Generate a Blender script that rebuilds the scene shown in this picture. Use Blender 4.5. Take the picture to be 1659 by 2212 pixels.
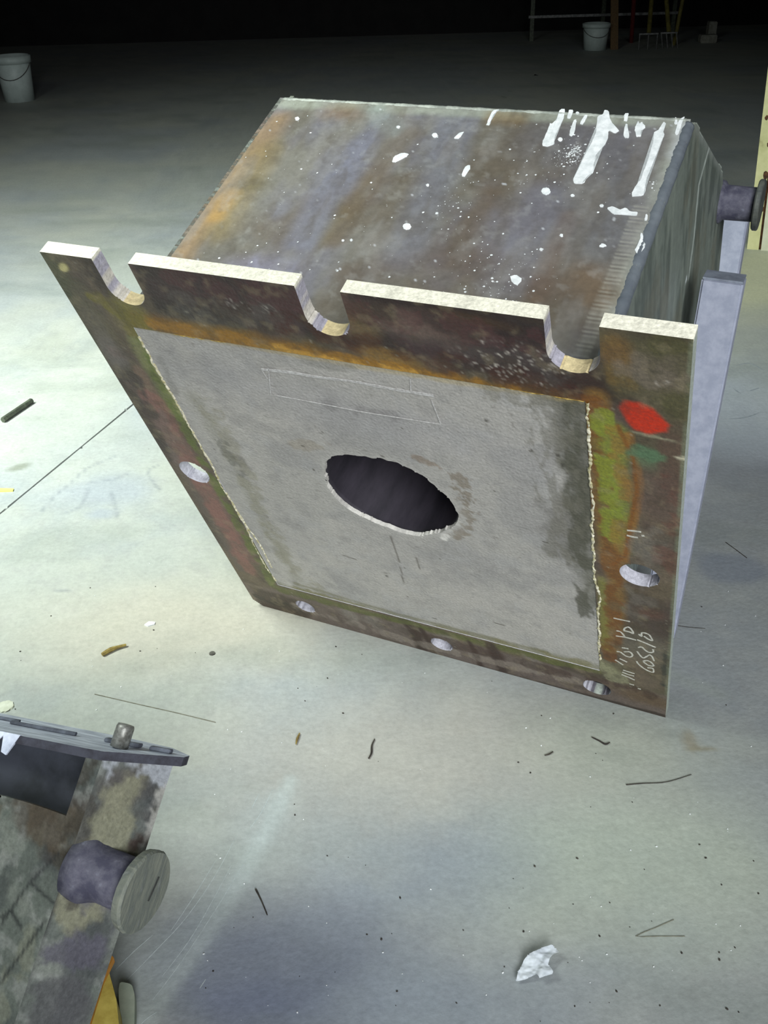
import bpy, bmesh, math, random
import numpy as np
from mathutils import Matrix, Vector

for o in list(bpy.data.objects): bpy.data.objects.remove(o)
SC = bpy.context.scene
COL = SC.collection

# ------------------------------------------------------------------ camera
FPX = 2113.64
CAMH = 1.5
# rows: world X, Y, Z expressed in camera axes (image right, image down, forward)
CW = np.array([[0.9995740, -0.0291848, 0.0], [-0.0153222, -0.5247847, 0.8510971], [-0.0248391, -0.8507346, -0.5250083]])
CAMP = np.array([0.0, 0.0, CAMH])
cd = bpy.data.cameras.new('camera'); cam = bpy.data.objects.new('camera', cd); COL.objects.link(cam)
cd.sensor_fit = 'VERTICAL'; cd.sensor_height = 36; cd.lens = FPX / 2212 * 36
cd.clip_start = 0.02; cd.clip_end = 200
r_, d_, f_ = CW[:, 0], CW[:, 1], CW[:, 2]
M = Matrix(((r_[0], -d_[0], -f_[0], 0), (r_[1], -d_[1], -f_[1], 0), (r_[2], -d_[2], -f_[2], CAMH), (0, 0, 0, 1)))
cam.matrix_world = M
SC.camera = cam
SC.view_settings.view_transform = 'Standard'; SC.view_settings.look = 'None'
SC.view_settings.gamma = 1; SC.view_settings.use_curve_mapping = False
SC.view_settings.exposure = 0.08

# ------------------------------------------------------------------ light
w = bpy.data.worlds.new('world'); SC.world = w; w.use_nodes = True
w.node_tree.nodes['Background'].inputs[0].default_value = (0.62, 0.78, 1.0, 1)
w.node_tree.nodes['Background'].inputs[1].default_value = 0.009
def area(name, loc, target, size, energy, color, spread=180, sy=None):
    l = bpy.data.lights.new(name, 'AREA'); l.energy = energy; l.color = color; l.size = size
    if sy: l.shape = 'RECTANGLE'; l.size_y = sy
    l.spread = math.radians(spread)
    o = bpy.data.objects.new(name, l); COL.objects.link(o); o.location = loc
    o.rotation_euler = (Vector(target) - Vector(loc)).to_track_quat('-Z', 'Y').to_euler(); return o
area('key_daylight', (-2.7, 1.8, 3.5), (-1.5, 3.7, 0), 1.6, 138, (0.92, 1.0, 0.94), 92)
area('door_daylight', (0.9, -2.9, 2.9), (0.25, 1.95, 0.5), 2.6, 43, (0.95, 0.97, 1.0), 55)

# ------------------------------------------------------------------ helpers
def ray(px, py):
    return CW @ np.array([(px - 830) / FPX, (py - 1106) / FPX, 1.0])
def at(px, py, z=0.0):
    r = ray(px, py); return CAMP + (z - CAMH) / r[2] * r
def at_dist(px, py, D):                     # point of a sight line at ground distance D
    r = ray(px, py); return CAMP + D / math.hypot(r[0], r[1]) * r
def onplane(px, py, o, n):
    r = ray(px, py); return CAMP + r * ((o - CAMP) @ n) / (r @ n)

def lin(c, k=1.0):
    c = np.array(c, float) / 255
    return np.where(c <= 0.04045, c / 12.92, ((c + 0.055) / 1.055) ** 2.4) * k

def _h(ix, iy, s):
    v = (ix * 374761393 + iy * 668265263 + s * 974634777).astype(np.int64) & 0x7fffffff
    v = ((v ^ (v >> 13)) * 1274126177) & 0x7fffffff
    return ((v ^ (v >> 16)) & 0xffff) / 65535.0
def vnoise(x, y, s=0):
    ix = np.floor(x).astype(np.int64); iy = np.floor(y).astype(np.int64); fx = x - ix; fy = y - iy
    fx = fx * fx * (3 - 2 * fx); fy = fy * fy * (3 - 2 * fy)
    a = _h(ix, iy, s); b = _h(ix + 1, iy, s); c = _h(ix, iy + 1, s); d = _h(ix + 1, iy + 1, s)
    return (a * (1 - fx) + b * fx) * (1 - fy) + (c * (1 - fx) + d * fx) * fy
def fbm(x, y, f=1.0, s=0, o=4):
    t = 0; a = 1; n = 0
    for k in range(o):
        t = t + a * vnoise(x * f + 17.3 * k, y * f - 9.1 * k, s + k); n += a; a *= 0.55; f *= 2.03
    return t / n
def sst(a, b, x):
    t = np.clip((x - a) / (b - a), 0, 1); return t * t * (3 - 2 * t)

class Paint:
    """stains and paint laid down over a surface in the surface's own metres"""
    def __init__(s, x, y, base, k=1.0, seed=1):
        s.x, s.y, s.k, s.seed = x, y, k, seed
        s.c = np.zeros((len(x), 3)) + lin(base, k)
    def mix(s, m, col):
        m = np.clip(m, 0, 1)[:, None]; s.c = s.c * (1 - m) + lin(col, s.k) * m
    def cloud(s, col, f, op=0.6, lo=0.45, hi=0.65, sx=1.0, sy=1.0):
        s.seed += 7; s.mix(op * sst(lo, hi, fbm(s.x * sx, s.y * sy, f, s.seed)), col)
    def blob(s, c, r, col, op=1.0, soft=0.4, ang=0.0, warp=0.35, wf=25):
        s.seed += 3
        rx, ry = (r, r) if np.isscalar(r) else r
        dx, dy = s.x - c[0], s.y - c[1]; ca, sa = math.cos(ang), math.sin(ang)
        d = np.hypot((dx * ca + dy * sa) / rx, (-dx * sa + dy * ca) / ry)
        d = d + warp * (fbm(s.x, s.y, wf, s.seed) - 0.5) * 2
        s.mix(op * (1 - sst(1 - soft, 1 + soft, d)), col)
    def line(s, pts, wd, col, op=1.0, soft=0.5, warp=0.3, wf=40):
        s.seed += 3; d = np.full(len(s.x), 1e9)
        for (ax, ay), (bx, by) in zip(pts[:-1], pts[1:]):
            ux, uy = bx - ax, by - ay; L = ux * ux + uy * uy + 1e-12
            t = np.clip(((s.x - ax) * ux + (s.y - ay) * uy) / L, 0, 1)
            d = np.minimum(d, np.hypot(s.x - ax - t * ux, s.y - ay - t * uy))
        d = d / wd + warp * (fbm(s.x, s.y, wf, s.seed) - 0.5) * 2
        s.mix(op * (1 - sst(1 - soft, 1 + soft, d)), col)
    def patch(s, pts, wd, col, op=1.0, f=30, lo=0.42, hi=0.58, sx=1.0, sy=1.0):
        s.seed += 3; d = np.full(len(s.x), 1e9)
        if len(pts) == 1: pts = [pts[0], pts[0]]
        for (ax, ay), (bx, by) in zip(pts[:-1], pts[1:]):
            ux, uy = bx - ax, by - ay; L = ux * ux + uy * uy + 1e-12
            t = np.clip(((s.x - ax) * ux + (s.y - ay) * uy) / L, 0, 1)
            d = np.minimum(d, np.hypot(s.x - ax - t * ux, s.y - ay - t * uy))
        m = 1 - sst(0.3, 1.25, d / wd)
        nz = fbm(s.x * sx, s.y * sy, f, s.seed + 50, 5)
        s.mix(op * sst(lo, hi, nz + 0.25 * (m - 0.7)) * sst(0, 0.25, m), col)
    def poly(s, pts, col, op=1.0, soft=0.004, warp=0.006, wf=30):
        s.seed += 3
        d = sdpoly(s.x, s.y, pts) + warp * (fbm(s.x, s.y, wf, s.seed) - 0.5) * 2
        s.mix(op * (1 - sst(-soft, soft, d)), col)

def sdpoly(x, y, P):
    d = np.full(np.shape(x), 1e9); ins = np.zeros(np.shape(x), bool); n = len(P)
    for i in range(n):
        ax, ay = P[i][:2]; bx, by = P[(i + 1) % n][:2]
        ux, uy = bx - ax, by - ay; L = ux * ux + uy * uy + 1e-12
        t = np.clip(((x - ax) * ux + (y - ay) * uy) / L, 0, 1)
        d = np.minimum(d, np.hypot(x - ax - t * ux, y - ay - t * uy))
        c = ((ay > y) != (by > y)) & (x < (bx - ax) * (y - ay) / ((by - ay) if by != ay else 1e-12) + ax)
        ins ^= c
    return np.where(ins, -d, d)

# ---- materials
def nt(m): return m.node_tree.nodes, m.node_tree.links
def mat_vc(name, rough=0.7, metal=0.0, bump=0.15, bscale=300, grain=0.25, gscale=120, spec=0.4):
    """colour attribute times a fine grain, with fine relief"""
    m = bpy.data.materials.new(name); m.use_nodes = True; N, L = nt(m); b = N['Principled BSDF']
    at_ = N.new('ShaderNodeAttribute'); at_.attribute_name = 'Col'
    tc = N.new('ShaderNodeTexCoord'); n1 = N.new('ShaderNodeTexNoise'); n1.inputs['Scale'].default_value = gscale
    n1.inputs['Detail'].default_value = 6; n1.inputs['Roughness'].default_value = 0.7
    L.new(tc.outputs['Object'], n1.inputs['Vector'])
    mr = N.new('ShaderNodeMapRange'); mr.inputs[1].default_value = 0.25; mr.inputs[2].default_value = 0.75
    mr.inputs[3].default_value = 1 - grain; mr.inputs[4].default_value = 1 + grain
    L.new(n1.outputs[0], mr.inputs[0])
    mx = N.new('ShaderNodeVectorMath'); mx.operation = 'SCALE'
    n3 = N.new('ShaderNodeTexNoise'); n3.inputs['Scale'].default_value = gscale * 0.22; n3.inputs['Detail'].default_value = 8
    n3.inputs['Roughness'].default_value = 0.75; L.new(tc.outputs['Object'], n3.inputs['Vector'])
    m3 = N.new('ShaderNodeMapRange'); m3.inputs[1].default_value = 0.3; m3.inputs[2].default_value = 0.7
    m3.inputs[3].default_value = 1 - grain * 0.5; m3.inputs[4].default_value = 1 + grain * 0.5; L.new(n3.outputs[0], m3.inputs[0])
    mm = N.new('ShaderNodeMath'); mm.operation = 'MULTIPLY'; L.new(mr.outputs[0], mm.inputs[0]); L.new(m3.outputs[0], mm.inputs[1])
    L.new(at_.outputs['Color'], mx.inputs[0]); L.new(mm.outputs[0], mx.inputs['Scale'])
    L.new(mx.outputs[0], b.inputs['Base Color'])
    n2 = N.new('ShaderNodeTexNoise'); n2.inputs['Scale'].default_value = bscale; n2.inputs['Detail'].default_value = 4
    L.new(tc.outputs['Object'], n2.inputs['Vector'])
    bp = N.new('ShaderNodeBump'); bp.inputs['Strength'].default_value = bump; bp.inputs['Distance'].default_value = 0.004
    L.new(n2.outputs[0], bp.inputs['Height']); L.new(bp.outputs[0], b.inputs['Normal'])
    b.inputs['Roughness'].default_value = rough; b.inputs['Metallic'].default_value = metal
    b.inputs['Specular IOR Level'].default_value = spec
    return m
def mat(name, c1, c2=None, scale=30, rough=0.7, metal=0.0, bump=0.1, k=1.0, lo=0.4, hi=0.6, stretch=(1, 1, 1), spec=0.4, c3=None):
    m = bpy.data.materials.new(name); m.use_nodes = True; N, L = nt(m); b = N['Principled BSDF']
    tc = N.new('ShaderNodeTexCoord'); mp = N.new('ShaderNodeMapping'); mp.inputs['Scale'].default_value = stretch
    L.new(tc.outputs['Object'], mp.inputs[0])
    n1 = N.new('ShaderNodeTexNoise'); n1.inputs['Scale'].default_value = scale; n1.inputs['Detail'].default_value = 8
    n1.inputs['Roughness'].default_value = 0.65
    L.new(mp.outputs[0], n1.inputs['Vector'])
    cr = N.new('ShaderNodeValToRGB'); e = cr.color_ramp.elements
    e[0].position = lo; e[1].position = hi
    e[0].color = (*lin(c1, k), 1); e[1].color = (*lin(c2 or c1, k), 1)
    if c3: x = cr.color_ramp.elements.new(min(1, hi + 0.08)); x.color = (*lin(c3, k), 1)
    L.new(n1.outputs[0], cr.inputs[0]); L.new(cr.outputs[0], b.inputs['Base Color'])
    bp = N.new('ShaderNodeBump'); bp.inputs['Strength'].default_value = bump; bp.inputs['Distance'].default_value = 0.003
    L.new(n1.outputs[0], bp.inputs['Height']); L.new(bp.outputs[0], b.inputs['Normal'])
    b.inputs['Roughness'].default_value = rough; b.inputs['Metallic'].default_value = metal
    b.inputs['Specular IOR Level'].default_value = spec
    return m

# ---- objects
def link(name, me, m, parent=None, smooth=False):
    o = bpy.data.objects.new(name, me); COL.objects.link(o)
    if m: me.materials.append(m)
    if parent: o.parent = parent
    if smooth:
        me.polygons.foreach_set('use_smooth', [True] * len(me.polygons))
    return o
def thing(name, label, cat, loc=(0, 0, 0), mw=None, group=None):
    o = bpy.data.objects.new(name, None); COL.objects.link(o); o.empty_display_size = 0.1
    if mw is not None: o.matrix_world = mw
    else: o.location = loc
    tag(o, label, cat, group); return o
def tag(o, label, cat, group=None):
    o['label'] = label; o['category'] = cat
    if group: o['group'] = group
    return o
def bm_obj(name, bm, m, parent=None, smooth=False, recalc=True):
    if recalc: bmesh.ops.recalc_face_normals(bm, faces=bm.faces)
    me = bpy.data.meshes.new(name); bm.to_mesh(me); bm.free()
    return link(name, me, m, parent, smooth)
def add_box(bm, c, s, rot=None, bev=0.0):
    r = bmesh.ops.create_cube(bm, size=1.0); vs = r['verts']
    for v in vs: v.co = Vector((v.co.x * s[0], v.co.y * s[1], v.co.z * s[2]))
    if bev > 0:
        es = list({e for v in vs for e in v.link_edges})
        rr = bmesh.ops.bevel(bm, geom=es, offset=bev, segments=2, affect='EDGES'); vs = list({v for f in rr['faces'] for v in f.verts} | {v for v in vs if v.is_valid})
    for v in vs:
        co = v.co
        if rot is not None: co = rot @ co
        v.co = co + Vector(c)
def frame_from_axis(ax):
    ax = Vector(ax).normalized(); t = Vector((0, 0, 1)) if abs(ax.z) < 0.9 else Vector((1, 0, 0))
    a = ax.cross(t).normalized(); b = ax.cross(a); return a, b, ax
def add_lathe(bm, o, axis, prof, n=40, wob=0.0, seed=0):
    """prof: (distance along axis, radius)"""
    a, b, x = frame_from_axis(axis); o = Vector(o); rg = random.Random(seed); rings = []
    for (h, r) in prof:
        if r < 1e-6: rings.append([bm.verts.new(o + x * h)]); continue
        rings.append([bm.verts.new(o + x * h + (a * math.cos(t) + b * math.sin(t)) * (r + wob * rg.uniform(-1, 1))) for t in [2 * math.pi * i / n for i in range(n)]])
    for p, q in zip(rings[:-1], rings[1:]):
        for i in range(n):
            j = (i + 1) % n
            if len(p) == 1 and len(q) == 1: continue
            if len(p) == 1: bm.faces.new((p[0], q[i], q[j]))
            elif len(q) == 1: bm.faces.new((p[i], p[j], q[0]))
            else: bm.faces.new((p[i], p[j], q[j], q[i]))
def add_tube(bm, pts, rad, n=8, cap=True):
    pts = [Vector(p) for p in pts]; rings = []
    rads = [rad] * len(pts) if np.isscalar(rad) else rad
    for i, p in enumerate(pts):
        d = (pts[min(i + 1, len(pts) - 1)] - pts[max(i - 1, 0)]); a, b, x = frame_from_axis(d)
        if i and (a.dot(pa) < 0): a, b = -a, -b
        pa = a
        rings.append([bm.verts.new(p + (a * math.cos(2 * math.pi * k / n) + b * math.sin(2 * math.pi * k / n)) * rads[i]) for k in range(n)])
    for p, q in zip(rings[:-1], rings[1:]):
        for i in range(n): bm.faces.new((p[i], p[(i + 1) % n], q[(i + 1) % n], q[i]))
    if cap: bm.faces.new(rings[0]); bm.faces.new(rings[-1])
def add_prism(bm, pts, n, th):
    """polygon (3D points) swept by th along n"""
    n = Vector(n).normalized()
    A = [bm.verts.new(Vector(p)) for p in pts]; B = [bm.verts.new(Vector(p) + n * th) for p in pts]
    fs = [bm.faces.new(A), bm.faces.new(B)]
    for i in range(len(A)): bm.faces.new((A[i], A[(i + 1) % len(A)], B[(i + 1) % len(A)], B[i]))
    bmesh.ops.triangulate(bm, faces=fs)
def smooth_poly(P, it=2, jit=0.0, rg=random.Random(5)):
    P = [np.array(p, float) for p in P]
    for _ in range(it):
        Q = []
        for i in range(len(P)):
            a, b = P[i], P[(i + 1) % len(P)]; Q += [a * 0.84 + b * 0.16, a * 0.16 + b * 0.84]
        P = Q
    if jit: P = [p + np.array([rg.uniform(-jit, jit) for _ in p]) for p in P]
    return P

def sheet(name, m, parent, A0, A1, B0, B1, step, O, A, B, N, th, paint, wall=None, solid=None, back=True, grid=None):
    """plate in the A,B plane (thickness th along N) on a fine grid; solid(a,b) < 0 is material"""
    O, A, B, N = [np.array(v, float) for v in (O, A, B, N)]
    na = max(1, round((A1 - A0) / step)); nb = max(1, round((B1 - B0) / step))
    a = np.linspace(A0, A1, na + 1); b = np.linspace(B0, B1, nb + 1)
    if grid is not None: a, b = grid; na, nb = len(a) - 1, len(b) - 1; A0, A1, B0, B1 = a[0], a[-1], b[0], b[-1]
    aa, bb = [q.ravel() for q in np.meshgrid(a, b)]
    idx = np.arange((na + 1) * (nb + 1)).reshape(nb + 1, na + 1)
    quads = np.stack([idx[:-1, :-1], idx[1:, :-1], idx[1:, 1:], idx[:-1, 1:]], -1).reshape(-1, 4)
    if solid is not None:
        e = 1e-4; cell = np.tile(np.gradient(a), nb + 1); cell = np.maximum(cell, np.repeat(np.gradient(b), na + 1))
        for _ in range(2):
            d = solid(aa, bb); ga = (solid(aa + e, bb) - d) / e; gb = (solid(aa, bb + e) - d) / e
            g2 = np.maximum(ga * ga + gb * gb, 1e-3)
            inner = (aa > A0 + 1e-9) & (aa < A1 - 1e-9) & (bb > B0 + 1e-9) & (bb < B1 - 1e-9)
            mv = (np.abs(d) < 0.62 * cell)
            ma = np.where(mv & ((aa > A0 + 1e-9) & (aa < A1 - 1e-9)), -d * ga / g2, 0)
            mb = np.where(mv & ((bb > B0 + 1e-9) & (bb < B1 - 1e-9)), -d * gb / g2, 0)
            aa = aa + ma; bb = bb + mb
        ca, cb = aa[quads].mean(1), bb[quads].mean(1)
        quads = quads[solid(ca, cb) < 0]
    use = np.zeros(len(aa), bool); use[quads.ravel()] = True
    remap = -np.ones(len(aa), int); remap[use] = np.arange(use.sum()); quads = remap[quads]; aa, bb = aa[use], bb[use]
    P = O + aa[:, None] * A + bb[:, None] * B
    col = paint(aa, bb); n = len(aa)
    V = [P]; C = [col]; F = [quads]; off = n
    if back:
        V.append(P + N * th); C.append(col); F.append(quads[:, ::-1] + off); off += n
    E = np.concatenate([quads[:, [0, 1]], quads[:, [1, 2]], quads[:, [2, 3]], quads[:, [3, 0]]])
    key = {}
    for x, y in E: key[(x, y)] = 1
    be = np.array([(x, y) for (x, y) in key if (y, x) not in key], int)
    if len(be) and th > 0:
        x, y = be[:, 0], be[:, 1]; k = len(be)
        V += [P[y], P[x], P[x] + N * th, P[y] + N * th]
        wc = (wall or paint)
        cx, cy = wc(aa[x], bb[x]), wc(aa[y], bb[y]); C += [cy, cx, cx, cy]
        i = np.arange(k); F.append(np.stack([off + i, off + k + i, off + 2 * k + i, off + 3 * k + i], -1))
    V = np.concatenate(V); C = np.concatenate(C); F = np.concatenate(F)
    if np.dot(np.cross(A, B), N) < 0: F = F[:, ::-1]
    me = bpy.data.meshes.new(name)
    me.vertices.add(len(V)); me.vertices.foreach_set('co', V.ravel())
    me.loops.add(F.size); me.loops.foreach_set('vertex_index', F.ravel().astype(np.int32))
    me.polygons.add(len(F)); me.polygons.foreach_set('loop_start', np.arange(0, F.size, 4, dtype=np.int32))
    me.polygons.foreach_set('loop_total', np.full(len(F), 4, np.int32))
    me.update(calc_edges=True)
    ca = me.color_attributes.new('Col', 'FLOAT_COLOR', 'POINT')
    ca.data.foreach_set('color', np.concatenate([np.clip(C, 0, 0.95), np.ones((len(C), 1))], 1).ravel())
    return link(name, me, m, parent)

def ribbon(bm, pts, wd, n, th, rg=random.Random(3)):
    """hand-drawn stroke: a thin raised ribbon on a surface with normal n"""
    pts = [Vector(p) for p in pts]; n = Vector(n).normalized()
    L, R = [], []
    for i, p in enumerate(pts):
        d = (pts[min(i + 1, len(pts) - 1)] - pts[max(i - 1, 0)]).normalized(); s = n.cross(d).normalized()
        wv = (wd if np.isscalar(wd) else wd[i]) * rg.uniform(0.75, 1.15) * 0.5
        L.append(p + s * wv); R.append(p - s * wv)
    vl = [bm.verts.new(v + n * th) for v in L]; vr = [bm.verts.new(v + n * th) for v in R]
    v2 = [bm.verts.new(v - n * 0.0003) for v in L]; v3 = [bm.verts.new(v - n * 0.0003) for v in R]
    for i in range(len(pts) - 1):
        bm.faces.new((vl[i], vr[i], vr[i + 1], vl[i + 1])); bm.faces.new((vl[i], vl[i + 1], v2[i + 1], v2[i]))
        bm.faces.new((vr[i + 1], vr[i], v3[i], v3[i + 1]))
def curve_pts(P, sub=4):
    P = [np.array(p, float) for p in P]; out = []
    for i in range(len(P) - 1):
        p0, p1, p2, p3 = P[max(i - 1, 0)], P[i], P[i + 1], P[min(i + 2, len(P) - 1)]
        for k in range(sub):
            t = k / sub
            out.append(0.5 * ((2 * p1) + (-p0 + p2) * t + (2 * p0 - 5 * p1 + 4 * p2 - p3) * t * t + (-p0 + 3 * p1 - 3 * p2 + p3) * t ** 3))
    out.append(P[-1]); return out

# ------------------------------------------------------------------ setting
M_slab = mat_vc('concrete_floor', rough=0.62, bump=0.25, bscale=90, grain=0.13, gscale=75, spec=0.35)
KF = 1.0
P0, P1 = at(0, 1110), at(280, 880); jd = (P1 - P0)[:2]; jd /= np.linalg.norm(jd)
jn = np.array([-jd[1], jd[0]])
def floor_paint(x, y):
    p = Paint(x, y, (160, 165, 158), KF, 11)
    p.cloud((148, 155, 160), 1.3, 0.6, 0.42, 0.66)
    p.cloud((170, 172, 160), 1.7, 0.5, 0.45, 0.68)
    p.cloud((138, 146, 150), 5.0, 0.35, 0.5, 0.75)
    p.cloud((174, 178, 172), 11.0, 0.3, 0.5, 0.75)
    p.cloud((146, 148, 146), 38.0, 0.3, 0.5, 0.75)
    B = lambda px, py, r, c, op, **k: p.blob(at(px, py)[:2], r, c, op, **k)
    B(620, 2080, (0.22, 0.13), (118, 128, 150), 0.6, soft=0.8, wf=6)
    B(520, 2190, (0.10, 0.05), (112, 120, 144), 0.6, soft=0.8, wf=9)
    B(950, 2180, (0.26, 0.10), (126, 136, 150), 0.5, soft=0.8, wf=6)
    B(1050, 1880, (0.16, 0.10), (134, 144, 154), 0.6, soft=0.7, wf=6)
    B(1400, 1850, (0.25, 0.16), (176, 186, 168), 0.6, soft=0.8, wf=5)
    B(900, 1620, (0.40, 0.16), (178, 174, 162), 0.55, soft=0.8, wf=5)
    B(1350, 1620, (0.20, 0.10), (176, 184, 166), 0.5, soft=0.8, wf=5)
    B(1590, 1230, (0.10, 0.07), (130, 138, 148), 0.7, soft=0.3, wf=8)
    B(1560, 900, (0.30, 0.45), (156, 164, 174), 0.7, soft=0.6, wf=4)  # bluish shadow of the large form, painted into the floor colour
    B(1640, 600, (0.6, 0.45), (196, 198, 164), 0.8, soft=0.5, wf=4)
    B(40, 1010, (0.035, 0.020), (112, 118, 104), 0.75, soft=0.5, ang=0.6, wf=30)
    B(225, 1060, (0.15, 0.10), (146, 154, 164), 0.55, soft=0.6, wf=12)
    B(220, 1110, (0.045, 0.03), (142, 150, 160), 0.6, soft=0.5, wf=30)
    B(1490, 1600, (0.015, 0.03), (144, 134, 108), 0.6, soft=0.6, wf=60)
    B(1515, 1618, (0.03, 0.008), (138, 130, 100), 0.55, soft=0.6, wf=60)
    B(90, 455, (0.25, 0.05), (140, 147, 140), 0.6, soft=0.7, wf=8)
    B(400, 1350, (0.35, 0.16), (186, 180, 162), 0.6, soft=0.8, wf=5)
    Ln = lambda pts, wd, c, op, **k: p.line([at(*q)[:2] for q in pts], wd, c, op, **k)
    CR = (112, 118, 124)
    for q in ([(280, 1022), (245, 1036), (195, 1043), (185, 1070), (178, 1095), (140, 1108)], [(345, 1003), (320, 1015), (322, 1030), (345, 1058)], [(255, 1120), (250, 1095), (240, 1062)], [(120, 1275), (148, 1277)], [(90, 1105), (110, 1080), (190, 1010), (250, 985)]):
        Ln(q, 0.004, CR, 0.45, soft=0.9, warp=0.9, wf=60)
    # scraped streak fanning towards the camera
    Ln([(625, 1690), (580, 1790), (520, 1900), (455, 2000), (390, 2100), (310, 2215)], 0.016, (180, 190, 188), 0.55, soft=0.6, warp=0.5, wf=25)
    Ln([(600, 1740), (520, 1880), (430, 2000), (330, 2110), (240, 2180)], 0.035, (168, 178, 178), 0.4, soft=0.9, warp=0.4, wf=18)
    Ln([(1390, 1430), (1550, 1500)], 0.02, (160, 168, 158), 0.4, soft=0.9)
    p.cloud((124, 132, 124), 2.2, 0.35, 0.55, 0.78, 1, 2.0)
    return p.c
fl = link('floor', bpy.data.meshes.new('floor'), None)
bm = bmesh.new(); add_box(bm, (0, 4.0, -0.15), (28, 30, 0.24)); bm.to_mesh(fl.data); bm.free()
fl.data.materials.append(mat('dirt_in_joint', (70, 72, 66), (50, 50, 46), 40)); fl['kind'] = 'structure'
gx = np.concatenate([np.arange(-7, -1.5, 0.1), np.arange(-1.5, 1.3, 0.011), np.arange(1.3, 3.0, 0.05), np.arange(3.0, 7.01, 0.2)])
gy = np.concatenate([np.arange(-1.2, 0.7, 0.1), np.arange(0.7, 3.7, 0.011), np.arange(3.7, 6, 0.05), np.arange(6, 15.01, 0.15)])
for sgn in (1, -1):
    # each slab stops 4 mm short of the saw-cut joint
    f = lambda x, y, sgn=sgn: np.maximum(-(sgn * ((x - P0[0]) * jn[0] + (y - P0[1]) * jn[1]) - (y < 3.65) * (0.0035 + 0.003 * (fbm(x, y, 9, 5) - 0.5))), -1e3)
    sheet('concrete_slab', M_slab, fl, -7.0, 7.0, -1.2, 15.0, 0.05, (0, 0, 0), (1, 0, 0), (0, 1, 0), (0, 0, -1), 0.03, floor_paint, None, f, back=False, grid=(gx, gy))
M_wall = mat('dark_painted_wall', (34, 34, 33), (26, 26, 26), 4, 0.9)
def structure(name, boxes, m):
    bm = bmesh.new()
    for c, s in boxes: add_box(bm, c, s)
    o = bm_obj(name, bm, m); o['kind'] = 'structure'; return o
structure('wall_back', [((0, 15.1, 2.7), (28, 0.2, 5.6))], M_wall)
structure('wall_left', [((-9.1, 8.0, 2.7), (0.2, 14, 5.6))], M_wall)
structure('wall_right', [((8.1, 10.0, 2.7), (0.2, 10, 5.6))], M_wall)
structure('ceiling', [((0, 10.0, 5.6), (28, 10.0, 0.2))], M_wall)

# ------------------------------------------------------------------ the big steel form
S = 1.03076
HP, TH = 1.1478, 0.0256
X0, X1, YO, LB = 0.0994, 0.9028, 0.1308, 0.6318
RW = np.array([[0.8996017, 0.1827155, 0.3966507], [-0.4367113, 0.3763840, 0.8170791], [0, -0.9082676, 0.4183897]])
TW = np.array([-0.5432242, 1.5720086, 1.0424728])
def loc(P): return RW.T @ (P - TW)
def F(px, py): return loc(onplane(px, py, TW, RW[:, 2]))[:2]                       # on the flange face: (x, y)
def T(px, py): q = loc(onplane(px, py, TW + RW[:, 1] * YO, RW[:, 1])); return np.array([q[0], q[2]])   # on the top panel: (x, z)
def D(px, py): q = loc(onplane(px, py, TW + RW[:, 0] * X1, RW[:, 0])); return np.array([q[2], q[1]])   # on the side panel: (z, y)
base = TW + RW @ np.array([0, HP, 0])
mw = Matrix([[*RW[i], base[i]] for i in range(3)] + [[0, 0, 0, 1]])
form = thing('steel_form', 'large rust-stained square steel form tipped forward, slotted flange around a concrete face with a hole', 'steel form', mw=mw)
Z0 = np.array([0, -HP, 0])           # root sits on the lower left corner of the flange

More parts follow.
